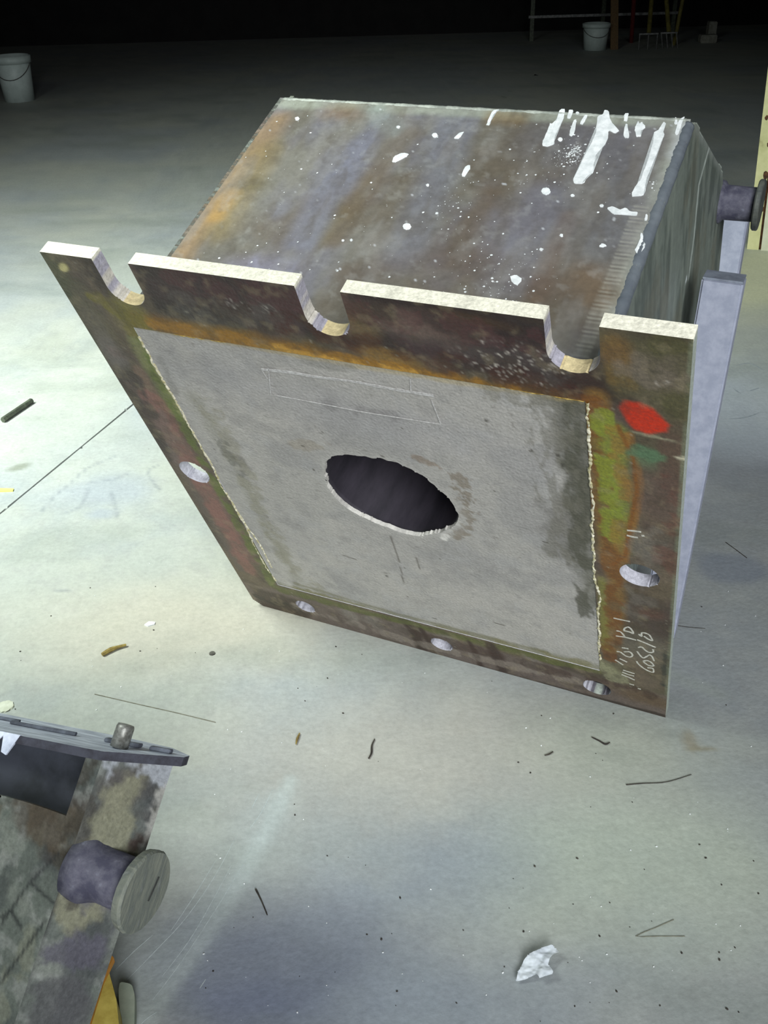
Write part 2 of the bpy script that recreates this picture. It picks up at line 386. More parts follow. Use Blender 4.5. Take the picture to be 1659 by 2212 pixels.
def flange_solid(x, y):
    d = np.full(x.shape, -1.0)
    def cut(q): nonlocal d; d = np.maximum(d, -q)
    for cx, r in ((0.1405, 0.0355), (0.5080, 0.0370), (0.8775, 0.0365)):      # open slots along the top
        yc = 0.093 - r
        cut(np.where(y < yc, np.abs(x - cx), np.hypot(x - cx, y - yc)) - r)
    for cx, cy, r in ((0.0565, 0.573, 0.0345), (0.970, 0.5827, 0.0345), (0.164, 1.082, 0.0255), (0.521, 1.086, 0.027), (0.8824, 1.091, 0.031)):
        cut(np.hypot(x - cx, y - cy) - r)
    cut(np.maximum(np.maximum(0.113 - x, x - 0.891), np.maximum(0.1486 - y, y - 1.002)))   # opening that the concrete fills
    cut(0.7071 * (x + HP - y - 0.022))        # clipped lower left corner
    return d
KP = 0.92
def flange_paint(x, y):
    p = Paint(x, y, (98, 86, 68), KP, 21)
    p.cloud((80, 74, 56), 7, 0.7); p.cloud((112, 98, 84), 11, 0.5, 0.5, 0.7)
    # upper band
    p.poly([(0.17, -.1), (0.88, -.1), (0.88, 0.11), (0.75, 0.125), (0.45, 0.105), (0.19, 0.10)], (50, 40, 38), 0.95, 0.012, 0.02); p.cloud((78, 58, 62), 13, 0.45, 0.5, 0.66); p.cloud((40, 32, 30), 10, 0.4, 0.52, 0.68)
    
    p.line([F(320, 690), F(560, 745), F(760, 785), F(960, 822), F(1230, 865)], 0.018, (122, 88, 28), 0.85, 0.7, 0.9, 22)
    p.line([F(560, 750), F(760, 790), F(960, 830)], 0.010, (150, 118, 52), 0.6, 0.6, 0.8, 30)
    p.blob(F(835, 770), (0.05, 0.016), (140, 108, 48), 0.7, 0.5, 0.1); p.blob(F(470, 715), (0.06, 0.014), (120, 92, 38), 0.6)
    p.blob(F(470, 640), (0.14, 0.035), (66, 50, 50), 0.6); p.blob(F(560, 600), (0.05, 0.02), (82, 60, 62), 0.5)
    p.blob(F(450, 690), (0.06, 0.014), (92, 92, 88), 0.2, 0.6, 0.1, 0.8, 60)
    p.blob(F(900, 700), (0.17, 0.018), (98, 84, 76), 0.6, 0.7, 0.25, 0.6)
    p.blob(F(860, 700), (0.10, 0.02), (104, 94, 84), 0.5, 0.7, 0.3, 0.6)
    p.blob(F(780, 700), (0.03, 0.035), (122, 104, 68), 0.6, 0.7)
    p.blob(F(1020, 690), (0.05, 0.010), (110, 84, 46), 0.5, 0.7, 0.1)
    p.blob(F(1290, 835), (0.055, 0.028), (46, 32, 26), 0.9, 0.5, 0.1, 0.5)
    p.blob(F(1170, 810), (0.10, 0.03), (56, 38, 32), 0.7, 0.5, 0.1, 0.5)
    p.blob(F(1080, 745), (0.11, 0.025), (62, 46, 44), 0.7, 0.5, 0.15, 0.5)
    # left band
    p.blob(F(170, 660), (0.05, 0.14), (86, 84, 62), 0.6, 0.5); p.blob(F(110, 590), (0.03, 0.06), (70, 78, 50), 0.5)
    p.blob(F(215, 600), (0.02, 0.05), (52, 42, 38), 0.8, 0.5)
    p.blob(F(280, 680), (0.035, 0.04), (118, 112, 52), 0.8, 0.6); p.blob(F(300, 700), (0.02, 0.03), (110, 86, 38), 0.7)
    p.blob(F(240, 760), (0.025, 0.05), (112, 104, 100), 0.7, 0.6); p.blob(F(205, 700), (0.02, 0.04), (98, 90, 78), 0.6)
    p.line([F(235, 800), F(300, 850), F(340, 920), F(330, 960)], 0.022, (64, 52, 46), 0.9, 0.6, 0.6, 20)
    p.line([F(345, 900), F(400, 985), F(480, 1120), F(530, 1200)], 0.030, (118, 88, 80), 0.85, 0.5, 0.5, 18)
    p.line([F(300, 800), F(350, 880)], 0.014, (124, 100, 84), 0.7, 0.5)
    p.line([F(360, 960), F(420, 1060), F(520, 1230)], 0.010, (92, 82, 76), 0.6, 0.6, 0.6)
    p.line([F(320, 760), F(400, 890), F(470, 1000), F(540, 1130), F(590, 1240)], 0.010, (104, 112, 48), 0.9, 0.5, 0.6, 30)
    p.line([F(305, 745), F(350, 830), F(390, 900)], 0.020, (124, 130, 78), 0.75, 0.6, 0.7, 25)
    p.line([F(330, 730), F(375, 810), F(410, 870)], 0.006, (86, 76, 24), 0.9, 0.5, 0.5)
    p.blob(F(138, 578), (0.008, 0.013), (196, 188, 130), 1, 0.25, 0.9, 0.2)
    # right band
    p.poly([(0.90, 0.0), (1.2, 0.0), (1.2, 0.13), (0.94, 0.13)], (88, 84, 58), 0.7, 0.02, 0.02)
    p.blob(F(1420, 800), (0.05, 0.03), (96, 88, 74), 0.6); p.blob(F(1440, 720), (0.04, 0.02), (66, 60, 44), 0.6)
    p.blob(F(1330, 760), (0.02, 0.03), (120, 88, 44), 0.6, 0.6)
    p.line([F(1290, 860), F(1300, 1000), F(1310, 1120), F(1330, 1250), F(1320, 1400)], 0.020, (128, 96, 44), 0.85, 0.5, 0.5, 16)
    p.line([F(1320, 930), F(1330, 1050), F(1345, 1180)], 0.022, (122, 132, 52), 0.85, 0.6, 0.6, 14)
    p.line([F(1360, 940), F(1385, 1040), F(1370, 1130), F(1350, 1210)], 0.006, (146, 100, 40), 0.75, 0.5, 0.4)
    p.blob(F(1355, 1055), (0.02, 0.03), (136, 108, 52), 0.7, 0.5); p.blob(F(1395, 990), (0.022, 0.025), (88, 108, 78), 0.8, 0.6)
    p.blob(F(1425, 1080), (0.04, 0.07), (96, 78, 70), 0.7, 0.6); p.blob(F(1450, 1000), (0.02, 0.08), (88, 66, 56), 0.6)
    p.blob(F(1400, 1180), (0.04, 0.04), (108, 102, 92), 0.7, 0.6)
    p.blob(F(1320, 1210), (0.015, 0.025), (158, 128, 78), 0.7, 0.5); p.line([F(1300, 1250), F(1310, 1400)], 0.008, (124, 122, 56), 0.8)
    p.blob(F(1330, 1310), (0.013, 0.015), (96, 124, 98), 0.8, 0.6); p.blob(F(1405, 1325), (0.025, 0.02), (92, 64, 52), 0.8, 0.6)
    p.blob(F(1390, 1400), (0.05, 0.06), (100, 96, 84), 0.7, 0.6); p.blob(F(1320, 1440), (0.03, 0.03), (132, 132, 100), 0.7, 0.6, 0, 0.6)
    p.line([F(1440, 1410), F(1434, 1480)], 0.006, (48, 52, 46), 0.8, 0.5, 0.8)
    p.line([F(1498, 740), F(1470, 1100), F(1440, 1530)], 0.004, (120, 128, 104), 0.6, 0.6, 0.6)
    p.blob(F(1475, 990), (0.012, 0.004), (190, 186, 160), 0.9, 0.4, 0.0, 0.6, 80)
    p.blob(F(1420, 945), (0.03, 0.003), (150, 146, 120), 0.8, 0.4, 0.1, 0.6, 80)
    # lower band
    p.poly([(-.1, 1.035), (1.2, 1.045), (1.2, 1.3), (-.1, 1.3)], (104, 92, 84), 0.85, 0.01, 0.01)
    p.poly([F(540, 1265), F(690, 1310), F(660, 1340), F(560, 1310)], (60, 48, 36), 0.9, 0.01, 0.01)
    p.line([F(600, 1270), F(800, 1325), F(1000, 1380), F(1290, 1450)], 0.012, (98, 98, 58), 0.85, 0.6, 0.6, 22)
    for cx, wd in ((880, 0.014), (1010, 0.008), (1060, 0.014), (905, 0.008)):
        q = F(cx, 1345 + (cx - 880) * 0.27); p.line([q, q + (0.01, 0.05), q + (0.015, 0.12)], wd, (56, 38, 28), 0.9, 0.5, 0.5, 40)
    for cx in (750, 800, 1150, 960): q = F(cx, 1345 + (cx - 880) * 0.27); p.blob(q + (0, 0.04), (0.02, 0.03), (140, 134, 124), 0.6, 0.7, 0, 0.7, 40)
    p.line([F(620, 1330), F(900, 1405), F(1200, 1485), F(1430, 1545)], 0.008, (48, 36, 26), 0.85, 0.6, 0.6)
    p.blob(F(1400, 1510), (0.07, 0.03), (96, 76, 50), 0.7, 0.6)
    # red spray mark
    p.poly([F(1338, 880), F(1352, 866), F(1385, 868), F(1412, 882), F(1432, 905), F(1448, 918), F(1440, 934), F(1402, 938), F(1372, 928), F(1352, 905)], (196, 52, 32), 0.0, 0.004, 0.003)
    p.line([F(1345, 885), F(1372, 925), F(1440, 932), F(1425, 900)], 0.003, (120, 36, 24), 0.35, 0.6)
    # second pass: mottled rust, moss and amber edges
    P_ = lambda q, wd, c, op, f=34, **k: p.patch([F(*v) for v in q], wd, c, op, f, **k)
    P_([(330, 700), (560, 745), (760, 785), (960, 820), (1100, 842)], 0.020, (150, 108, 34), 0.8, 26)
    P_([(600, 755), (760, 790), (900, 812)], 0.016, (196, 150, 62), 0.7, 60)
    P_([(620, 700), (800, 740), (1000, 790), (1230, 850)], 0.030, (66, 30, 20), 0.55, 22)
    P_([(700, 690), (860, 690), (1020, 720)], 0.035, (112, 92, 82), 0.4, 12)
    P_([(300, 570), (460, 600), (640, 640)], 0.045, (46, 34, 36), 0.55, 16); P_([(740, 650), (960, 690), (1180, 740)], 0.04, (40, 26, 26), 0.6, 12)
    P_([(400, 660), (600, 690)], 0.03, (92, 88, 82), 0.35, 80); P_([(1050, 760), (1180, 800)], 0.035, (70, 66, 64), 0.45, 70)
    P_([(210, 640), (300, 690), (300, 720)], 0.028, (112, 104, 36), 0.7, 30)
    P_([(305, 740), (360, 850), (440, 1000), (520, 1140), (590, 1265)], 0.016, (92, 104, 40), 0.85, 40, lo=0.36)
    P_([(340, 800), (400, 900)], 0.012, (146, 146, 96), 0.7, 60); P_([(250, 760), (330, 880), (400, 1000)], 0.03, (124, 106, 100), 0.4, 22)
    P_([(330, 860), (430, 1040), (540, 1230)], 0.030, (140, 92, 84), 0.55, 20); P_([(290, 820), (340, 930), (360, 990)], 0.022, (58, 46, 44), 0.8, 18)
    P_([(150, 640), (230, 800), (300, 900)], 0.012, (60, 62, 42), 0.6, 40)
    P_([(1285, 870), (1300, 980), (1315, 1150), (1330, 1260), (1320, 1420)], 0.020, (110, 66, 20), 0.75, 34)
    P_([(1305, 900), (1315, 1040), (1320, 1160)], 0.020, (128, 140, 44), 0.8, 36, lo=0.44, hi=0.54)
    P_([(1330, 930), (1350, 1060), (1335, 1190)], 0.016, (146, 106, 46), 0.55, 34)
    p.line([F(*q) for q in [(1335, 920), (1368, 990), (1376, 1060), (1362, 1130), (1352, 1200), (1325, 1220)]], 0.0035, (124, 76, 22), 0.85, 0.7, 0.5)
    P_([(1385, 980), (1410, 990)], 0.022, (84, 116, 84), 0.8, 30); P_([(1430, 1040), (1440, 1140), (1430, 1240)], 0.03, (104, 66, 54), 0.6, 18)
    P_([(1440, 760), (1470, 900)], 0.03, (76, 74, 44), 0.7, 16); P_([(1320, 740), (1350, 830)], 0.03, (122, 98, 48), 0.5, 20)
    P_([(1360, 790), (1450, 830)], 0.03, (118, 108, 94), 0.5, 30); P_([(1395, 1150), (1380, 1330)], 0.03, (116, 110, 100), 0.45, 30)
    P_([(600, 1275), (900, 1350), (1290, 1455)], 0.014, (88, 92, 44), 0.8, 34); P_([(640, 1310), (900, 1390), (1240, 1470)], 0.02, (146, 136, 124), 0.5, 40, sy=0.5)
    P_([(900, 1370), (1200, 1450), (1400, 1500)], 0.025, (60, 38, 26), 0.6, 26, sy=0.5); P_([(1300, 1440), (1340, 1470)], 0.03, (150, 150, 118), 0.6, 50)
    P_([(560, 1290), (640, 1315)], 0.02, (44, 38, 26), 0.8, 26)
    p.poly([F(1338, 880), F(1352, 866), F(1385, 868), F(1412, 882), F(1432, 905), F(1448, 918), F(1440, 934), F(1402, 938), F(1372, 928), F(1352, 905)], (190, 44, 12), 0.97, 0.004, 0.003)
    # white crystals of grit
    sp = vnoise(x * 240, y * 240, 91) * 0.65 + vnoise(x * 420, y * 420, 92) * 0.35; pt = fbm(x, y, 34, 93, 3); reg = np.zeros(len(x))
    for c, r in ((F(1130, 790), 0.12), (F(1010, 735), 0.05), (F(530, 660), 0.06), (F(1440, 830), 0.02), (F(1210, 810), 0.04)):
        reg = np.maximum(reg, 1 - sst(0.2, 1.1, np.hypot(x - c[0], (y - c[1]) * 2.2) / r))
    p.mix(sst(0.60, 0.85, sp) * (reg > 0.02) * reg * sst(0.45, 0.6, pt) * 0.9, (196, 190, 178))
    p.mix((vnoise(x * 200, y * 200, 95) > 0.975) * 0.5, (150, 146, 130)); p.patch([F(380, 600), F(640, 650), F(760, 670), F(1150, 740)], 0.03, (84, 50, 50), 0.4, 40)
    p.cloud((60, 48, 34), 28, 0.35, 0.55, 0.72); p.cloud((150, 138, 108), 45, 0.22, 0.58, 0.75)
    return p.c
def flange_wall(x, y):
    p = Paint(x, y, (160, 168, 158), 1.1, 31)
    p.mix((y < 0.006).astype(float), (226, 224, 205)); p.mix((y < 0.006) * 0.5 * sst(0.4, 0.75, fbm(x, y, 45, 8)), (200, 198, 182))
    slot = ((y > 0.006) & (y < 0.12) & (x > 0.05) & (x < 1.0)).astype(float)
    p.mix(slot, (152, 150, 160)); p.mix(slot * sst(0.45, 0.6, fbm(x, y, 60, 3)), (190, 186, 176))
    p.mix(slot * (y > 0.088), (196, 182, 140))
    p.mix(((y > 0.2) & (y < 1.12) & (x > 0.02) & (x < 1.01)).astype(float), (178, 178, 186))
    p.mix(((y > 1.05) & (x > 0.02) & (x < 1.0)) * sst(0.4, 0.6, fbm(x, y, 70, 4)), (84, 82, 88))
    return p.c
M_flange = mat_vc('stained_steel_flange', 0.5, 0.0, 0.35, 160, 0.32, 170, spec=0.5)
O3 = lambda x, y, z: np.array([x, y, z], float) + Z0
flange = sheet('flange', M_flange, form, 0, S, 0, HP, 0.0036, O3(0, 0, 0), (1, 0, 0), (0, 1, 0), (0, 0, 1), TH, flange_paint, flange_wall, flange_solid)

# concrete face with the blown-out hole
HC = (0.5110, 0.5070)
def hole_r(a):
    return 0.124 + 0.007 * np.cos(2 * a - 0.15) + 0.0045 * (fbm(np.cos(a) * 3 + 5, np.sin(a) * 3 + 5, 2.5, 6) - 0.5) * 2 + 0.003 * np.sin(5 * a + 1)
def conc_solid(x, y):
    a = np.arctan2(y - HC[1], x - HC[0]); return hole_r(a) - np.hypot(x - HC[0], y - HC[1])
KC = 1.0
def conc_paint(x, y):
    p = Paint(x, y, (166, 164, 158), KC, 51)
    p.cloud((150, 149, 146), 9, 0.7); p.cloud((178, 175, 168), 6, 0.5, 0.5, 0.7); p.cloud((138, 137, 134), 30, 0.4, 0.52, 0.75)
    p.cloud((164, 164, 162), 22, 0.3, 0.55, 0.7)
    p.blob(F(770, 900), (0.30, 0.05), (158, 157, 156), 0.5, 0.7, 0.1)
    p.line([F(1240, 870), F(1255, 1000), F(1262, 1150), F(1280, 1300)], 0.022, (92, 92, 78), 0.7, 0.9, 1.1, 26); p.line([F(1235, 870), F(1250, 1000), F(1255, 1150)], 0.016, (72, 72, 60), 0.55, 0.9, 1.6, 70)
    p.line([F(1200, 860), F(1215, 960), F(1240, 1050)], 0.014, (84, 84, 72), 0.45, 0.7, 1.2, 60)
    p.line([F(1215, 1100), F(1225, 1200)], 0.030, (92, 90, 82), 0.5, 0.8, 1.2, 40)
    p.line([F(420, 860), F(500, 1000), F(600, 1180), F(640, 1250)], 0.014, (128, 128, 112), 0.35, 0.95, 1.6, 30)
    p.line([F(600, 1268), F(800, 1322), F(1000, 1375), F(1290, 1445)], 0.020, (118, 116, 90), 0.65, 0.7, 0.7, 20)
    p.line([F(640, 1262), F(850, 1325), F(1180, 1410)], 0.006, (100, 98, 60), 0.5, 0.7, 0.8, 30)
    p.line([F(310, 708), F(760, 790), F(1250, 868)], 0.006, (168, 150, 96), 0.45, 0.6, 0.6)
    p.line([F(345, 770), F(380, 850)], 0.006, (110, 110, 104), 0.35, 0.95, 1.4)
    
    p.blob(F(520, 1000), (0.015, 0.02), (108, 106, 98), 0.6, 0.7, 0, 1.2, 60)
    P_ = lambda q, wd, c, op, f=34, **k: p.patch([F(*v) for v in q], wd, c, op, f, **k)
    P_([(1235, 870), (1250, 960), (1255, 1080), (1265, 1200), (1275, 1330)], 0.030, (84, 84, 72), 0.8, 60, sy=0.4)
    P_([(1190, 870), (1200, 960), (1215, 1080), (1225, 1200)], 0.045, (112, 110, 98), 0.5, 70, lo=0.5, hi=0.62, sy=0.35)
    P_([(1060, 850), (1180, 870)], 0.02, (120, 118, 106), 0.5, 60); P_([(560, 760), (760, 800)], 0.016, (132, 131, 124), 0.6, 30, sx=0.5)
    P_([(450, 880), (520, 1010), (610, 1200), (680, 1270)], 0.030, (138, 135, 114), 0.45, 55, hi=0.68)
    P_([(480, 960), (520, 1020)], 0.02, (104, 104, 96), 0.5, 80, lo=0.52); P_([(960, 1165), (990, 1130)], 0.010, (226, 224, 216), 0.9, 60); P_([(990, 1030), (1010, 1100), (990, 1160)], 0.022, (116, 104, 84), 0.6, 90, lo=0.5)
    P_([(900, 990), (940, 1010)], 0.012, (118, 96, 70), 0.5, 80); P_([(620, 970), (700, 960)], 0.02, (146, 138, 122), 0.5, 40)
    P_([(640, 1275), (900, 1350), (1280, 1440)], 0.022, (122, 118, 82), 0.6, 34); P_([(720, 880), (840, 900)], 0.02, (134, 132, 130), 0.6, 40)
    p.mix(0.35 * (vnoise(x * 120, y * 120, 33) > 0.95), (104, 100, 92))
    a = np.arctan2(y - HC[1], x - HC[0]); d = np.hypot(x - HC[0], y - HC[1]) - hole_r(a)
    p.mix(0.55 * (1 - sst(0.002, 0.016, d + 0.006 * fbm(x, y, 60, 2))), (184, 182, 176))
    p.mix(0.35 * (1 - sst(0.01, 0.03, d)), (164, 162, 156))
    sp = vnoise(x * 55, y * 55, 77); p.mix((sp > 0.982) * 0.8, (76, 72, 62))
    for q in ((880, 1040), (1050, 910), (1205, 985), (1215, 1005), (835, 1245), (870, 1250)): p.blob(F(*q), 0.0035, (72, 70, 64), 0.8, 0.3)
    for q0, q1 in (((845, 1160), (862, 1215)), ((900, 1205), (907, 1230)), ((830, 1238), (842, 1240)), ((740, 1200), (770, 1210)), ((865, 1225), (872, 1262))):
        p.line([F(*q0), F(*q1)], 0.0018, (104, 100, 92), 0.8, 0.6, 0.4)
    return p.c
def conc_wall(x, y):
    p = Paint(x, y, (176, 174, 168), KC, 61); p.cloud((214, 212, 204), 30, 0.8, 0.4, 0.6); return p.c
M_conc = mat_vc('concrete_face', 0.85, 0.0, 0.35, 180, 0.17, 190, spec=0.25)
conc = sheet('concrete_fill', M_conc, form, 0.1125, 0.8915, 0.1481, 1.0025, 0.0036, O3(0, 0, 0.0012), (1, 0, 0), (0, 1, 0), (0, 0, 1), 0.009, conc_paint, conc_wall, conc_solid)
# tube behind the hole
bm = bmesh.new(); add_lathe(bm, O3(HC[0], HC[1], 0.010), (0, 0, 1), [(0, 0.142), (0.0005, 0.131), (0.01, 0.130), (0.1, 0.130), (0.2, 0.130), (0.55, 0.130), (0.551, 0.0)], 64)
for f in bm.faces: f.normal_flip()
tube = bm_obj('inner_pipe', bm, mat('dull_pipe_steel', (58, 54, 62), (40, 38, 44), 7, 0.6, 0.1, 0.1, stretch=(2, 2, 0.6)), form, True, recalc=False)
# crusty lime seams left and right of the concrete, thin seam above
def crust(name, P, wd, hgt, seed, m):
    rg = random.Random(seed); bm = bmesh.new(); Q = []
    for (a, b) in zip(P[:-1], P[1:]):
        a, b = np.array(a), np.array(b); n = max(2, int(np.linalg.norm(b - a) / 0.005))
        for k in range(n): Q.append(a + (b - a) * k / n)
    Q.append(np.array(P[-1])); rings = []; ox = 0
    for i, q in enumerate(Q):
        ox = ox * 0.85 + rg.uniform(-1, 1) * 0.0014; w_ = wd * rg.uniform(0.45, 1.25); h_ = hgt * rg.uniform(0.4, 1.2)
        d = np.array(Q[min(i + 1, len(Q) - 1)]) - np.array(Q[max(i - 1, 0)]); d = d / np.linalg.norm(d); s = np.array([-d[1], d[0]])
        rings.append([bm.verts.new(O3(*(q + s * (ox + w_ * t)), -h_ * z + 0.0015)) for t, z in ((-.5, 0), (-.3, .8), (0, 1), (.3, .8), (.5, 0))])
    for p, q in zip(rings[:-1], rings[1:]):
        for k in range(4): bm.faces.new((p[k], q[k], q[k + 1], p[k + 1]))
    return bm_obj(name, bm, m, form)
M_lime = mat('lime_crust', (212, 208, 188), (160, 154, 112), 90, 0.9, bump=0.4, k=1.1)
M_lime2 = mat('ochre_crust', (190, 164, 92), (130, 104, 40), 90, 0.9, bump=0.4, k=1.1)
crust('lime_seam', [(0.8925, 0.150), (0.893, 0.30), (0.8915, 0.5), (0.892, 0.62), (0.899, 0.70), (0.892, 0.78), (0.893, 0.95)], 0.0065, 0.0035, 1, M_lime)
crust('lime_seam', [(0.1125, 0.17), (0.113, 0.30), (0.1135, 0.45), (0.112, 0.60), (0.117, 0.72), (0.108, 0.86), (0.1105, 0.985)], 0.005, 0.003, 2, M_lime)
crust('lime_seam', [(0.1135, 0.70), (0.124, 0.78), (0.127, 0.85), (0.122, 0.92)], 0.004, 0.003, 4, M_lime)
crust('rust_seam', [(0.114, 0.1483), (0.5, 0.1480), (0.889, 0.1484)], 0.0032, 0.0015, 3, M_lime2)

# chalk rectangle and writing
M_chalk = mat('chalk', (206, 206, 196), (170, 170, 158), 220, 0.95, k=1.0, lo=0.35, hi=0.65)
def chalk(name, strokes, wd, lift=0.0004):
    bm = bmesh.new()
    for st in strokes:
        q = curve_pts([F(*p) for p in st]); ribbon(bm, [O3(p[0], p[1], 0.0) for p in q], wd, (0, 0, -1), lift)
    return bm_obj(name, bm, M_chalk, form)
c1 = lambda L: [(1300 + x / 11.64, 1310 + y / 11.64) for x, y in L]
chalk('chalk_writing', [c1(s) for s in (
    [(300, 290), (500, 335), (720, 380)], [(560, 600), (590, 540), (680, 520), (760, 590), (800, 680), (700, 640), (550, 605)],
    [(370, 610), (480, 640), (580, 750)], [(360, 740), (600, 775), (870, 845)], [(890, 835), (1100, 920), (1360, 1030)],
    [(930, 690), (1000, 750), (1010, 665), (1100, 670), (1200, 710)], [(1060, 740), (1180, 825), (1280, 850), (1200, 710)],
    [(920, 1030), (1010, 1020), (1100, 1100), (1200, 1155), (1300, 1140), (1290, 1070)],
    [(890, 1120), (960, 1220), (1040, 1290), (1110, 1270), (1200, 1220), (1270, 1260), (1320, 1370)],
    [(880, 1370), (930, 1450), (1100, 1580), (1290, 1655), (1290, 1560), (1150, 1540)], [(1040, 1375), (1140, 1360), (1240, 1400), (1310, 1490), (1180, 1480), (1050, 1390)],
    [(510, 1035), (600, 1050), (680, 1065)], [(380, 1130), (480, 1150), (600, 1240), (720, 1270), (780, 1220), (700, 1140), (560, 1140)],
    [(450, 1310), (540, 1350), (640, 1400)], [(340, 1340), (450, 1410), (540, 1470)], [(540, 1600), (700, 1650), (830, 1690)],
    [(520, 1650), (700, 1720), (820, 1750)], [(500, 1710), (680, 1780), (830, 1850)], [(700, 1945), (820, 1980)], [(910, 2060), (990, 2082)])], 0.0036)['label'] = 'rubbed white chalk writing in two rows, running up the flange'
c2 = lambda L: [(1330 + x / 18.43, 1120 + y / 18.43) for x, y in L]
chalk('chalk_tally', [c2(s) for s in ([(460, 470), (800, 500), (1030, 540)], [(450, 670), (700, 730), (900, 760)], [(1040, 685), (1160, 690)])], 0.0038)
c3 = lambda L: [(550 + x / 3.95, 770 + y / 3.95) for x, y in L]
M_chalk = mat('chalk_on_concrete', (184, 184, 181), (154, 152, 149), 160, 0.95, k=1.15, lo=0.4, hi=0.6)
chalk('chalk_rectangle', [c3(s) for s in ([(60, 110), (300, 135), (500, 170), (850, 215), (1000, 245), (1250, 290), (1530, 335)],)], 0.0060)
chalk('chalk_rectangle', [c3(s) for s in ([(120, 100), (140, 330)], [(60, 110), (110, 190)], [(170, 330), (600, 410), (900, 470), (1150, 510), (1590, 580)], [(1510, 370), (1590, 575)], [(1330, 190), (1335, 290)])], 0.0020)

# ---- body behind the flange
KB = 1.0
def top_paint(x, z):
    p = Paint(x, z, (122, 120, 112), KB, 71)
    p.cloud((104, 100, 90), 8, 0.7); p.cloud((120, 120, 132), 5, 0.6, 0.5, 0.68, 1.6, 0.7); p.cloud((98, 86, 70), 6, 0.5, 0.52, 0.7)
    p.cloud((132, 130, 122), 26, 0.35, 0.55, 0.75)
    Ln = lambda pts, wd, c, op, **k: p.line([T(*q) for q in pts], wd, c, op, **k)
    Ln([(830, 270), (760, 340), (700, 430), (650, 520)], 0.030, (122, 124, 138), 0.65, soft=0.6, wf=12)
    Ln([(990, 250), (950, 370), (900, 480), (870, 560)], 0.035, (122, 126, 138), 0.55, soft=0.7, wf=12)
    Ln([(1180, 430), (1140, 500), (1100, 600)], 0.045, (122, 124, 138), 0.55, soft=0.7, wf=12)
    Ln([(880, 290), (830, 350), (770, 440), (720, 520)], 0.022, (108, 94, 68), 0.6, soft=0.7, wf=12)
    Ln([(1060, 420), (1020, 480), (990, 560)], 0.022, (100, 86, 66), 0.6, soft=0.7, wf=12)
    Ln([(1230, 470), (1190, 560), (1160, 640)], 0.016, (110, 88, 68), 0.45, soft=0.7, wf=12)
    Ln([(760, 600), (980, 560), (1200, 620)], 0.030, (96, 84, 76), 0.45, soft=0.8, wf=9)
    Ln([(1220, 300), (1330, 330), (1400, 420), (1330, 500)], 0.075, (104, 106, 114), 0.6, soft=0.8, wf=7)
    Ln([(600, 260), (540, 340), (480, 420), (400, 540), (370, 590)], 0.024, (156, 130, 96), 0.75, soft=0.9, warp=0.4, wf=12)
    Ln([(575, 330), (520, 420), (470, 500)], 0.030, (150, 132, 84), 0.5, soft=0.9, warp=0.4, wf=12)
    Ln([(500, 420), (465, 470)], 0.016, (172, 138, 80), 0.7, soft=0.9)
    Ln([(612, 222), (900, 238), (1200, 252), (1490, 268)], 0.015, (160, 166, 152), 0.75, soft=0.7, warp=0.5, wf=14)
    Ln([(760, 245), (720, 240)], 0.025, (126, 104, 80), 0.6, soft=0.8); Ln([(810, 235), (850, 280)], 0.02, (146, 158, 154), 0.55, soft=0.8)
    Ln([(1070, 250), (1120, 258)], 0.018, (134, 112, 74), 0.6, soft=0.8)
    Ln([(1480, 290), (1440, 420), (1395, 560), (1340, 670)], 0.022, (170, 176, 164), 0.75, soft=0.6, warp=0.5, wf=16)
    Ln([(1490, 275), (1475, 330)], 0.020, (196, 202, 204), 0.8, soft=0.6)
    Ln([(1270, 600), (1300, 640)], 0.030, (122, 102, 80), 0.5, soft=0.9)
    p.blob(T(545, 395), (0.03, 0.02), (84, 78, 50), 0.5, 0.8); p.blob(T(560, 640 - 60), (0.07, 0.03), (150, 148, 172), 0.5, 0.8)
    # rows of tiny weld ripples along the right edge
    rip = (0.5 + 0.5 * np.sin(z * 900)) * (1 - sst(0.010, 0.016, np.abs(x - 0.862 - 0.01 * np.sin(z * 5)))) * (z < 0.40) * 0.45
    p.mix(rip, (190, 190, 176))
    sp = vnoise(x * 190, z * 190, 5); p.mix((sp > 0.965) * (0.35 + 0.65 * (fbm(x, z, 9, 66) > 0.5)) * 0.8, (206, 210, 214))
    sc = fbm(x, z, 55, 14, 4); p.mix(sst(0.62, 0.74, sc) * 0.16 * (fbm(x, z, 8, 15) > 0.48), (176, 178, 174)); p.mix(0.2 * sst(0.55, 0.7, fbm(x, z, 70, 19)), (84, 78, 70)); p.cloud((140, 138, 134), 16, 0.35, 0.5, 0.7, 1.5, 0.5); p.cloud((92, 84, 70), 20, 0.3, 0.52, 0.7, 1.5, 0.5)
    return p.c
M_top = mat_vc('weathered_steel_sheet', 0.42, 0.1, 0.12, 120, 0.16, 70, spec=0.5)
sheet('top_panel', M_top, form, X0, X1 - 0.006, TH, 0.625, 0.004, O3(0, YO, 0), (1, 0, 0), (0, 0, 1), (0, 1, 0), 0.008, top_paint)
SIDE = [(TH, YO + 0.004), (0.622, YO + 0.004), (0.634, YO + 0.012), (0.99, 0.506), (1.078, 0.714), (1.078, 1.002), (TH, 1.002)]
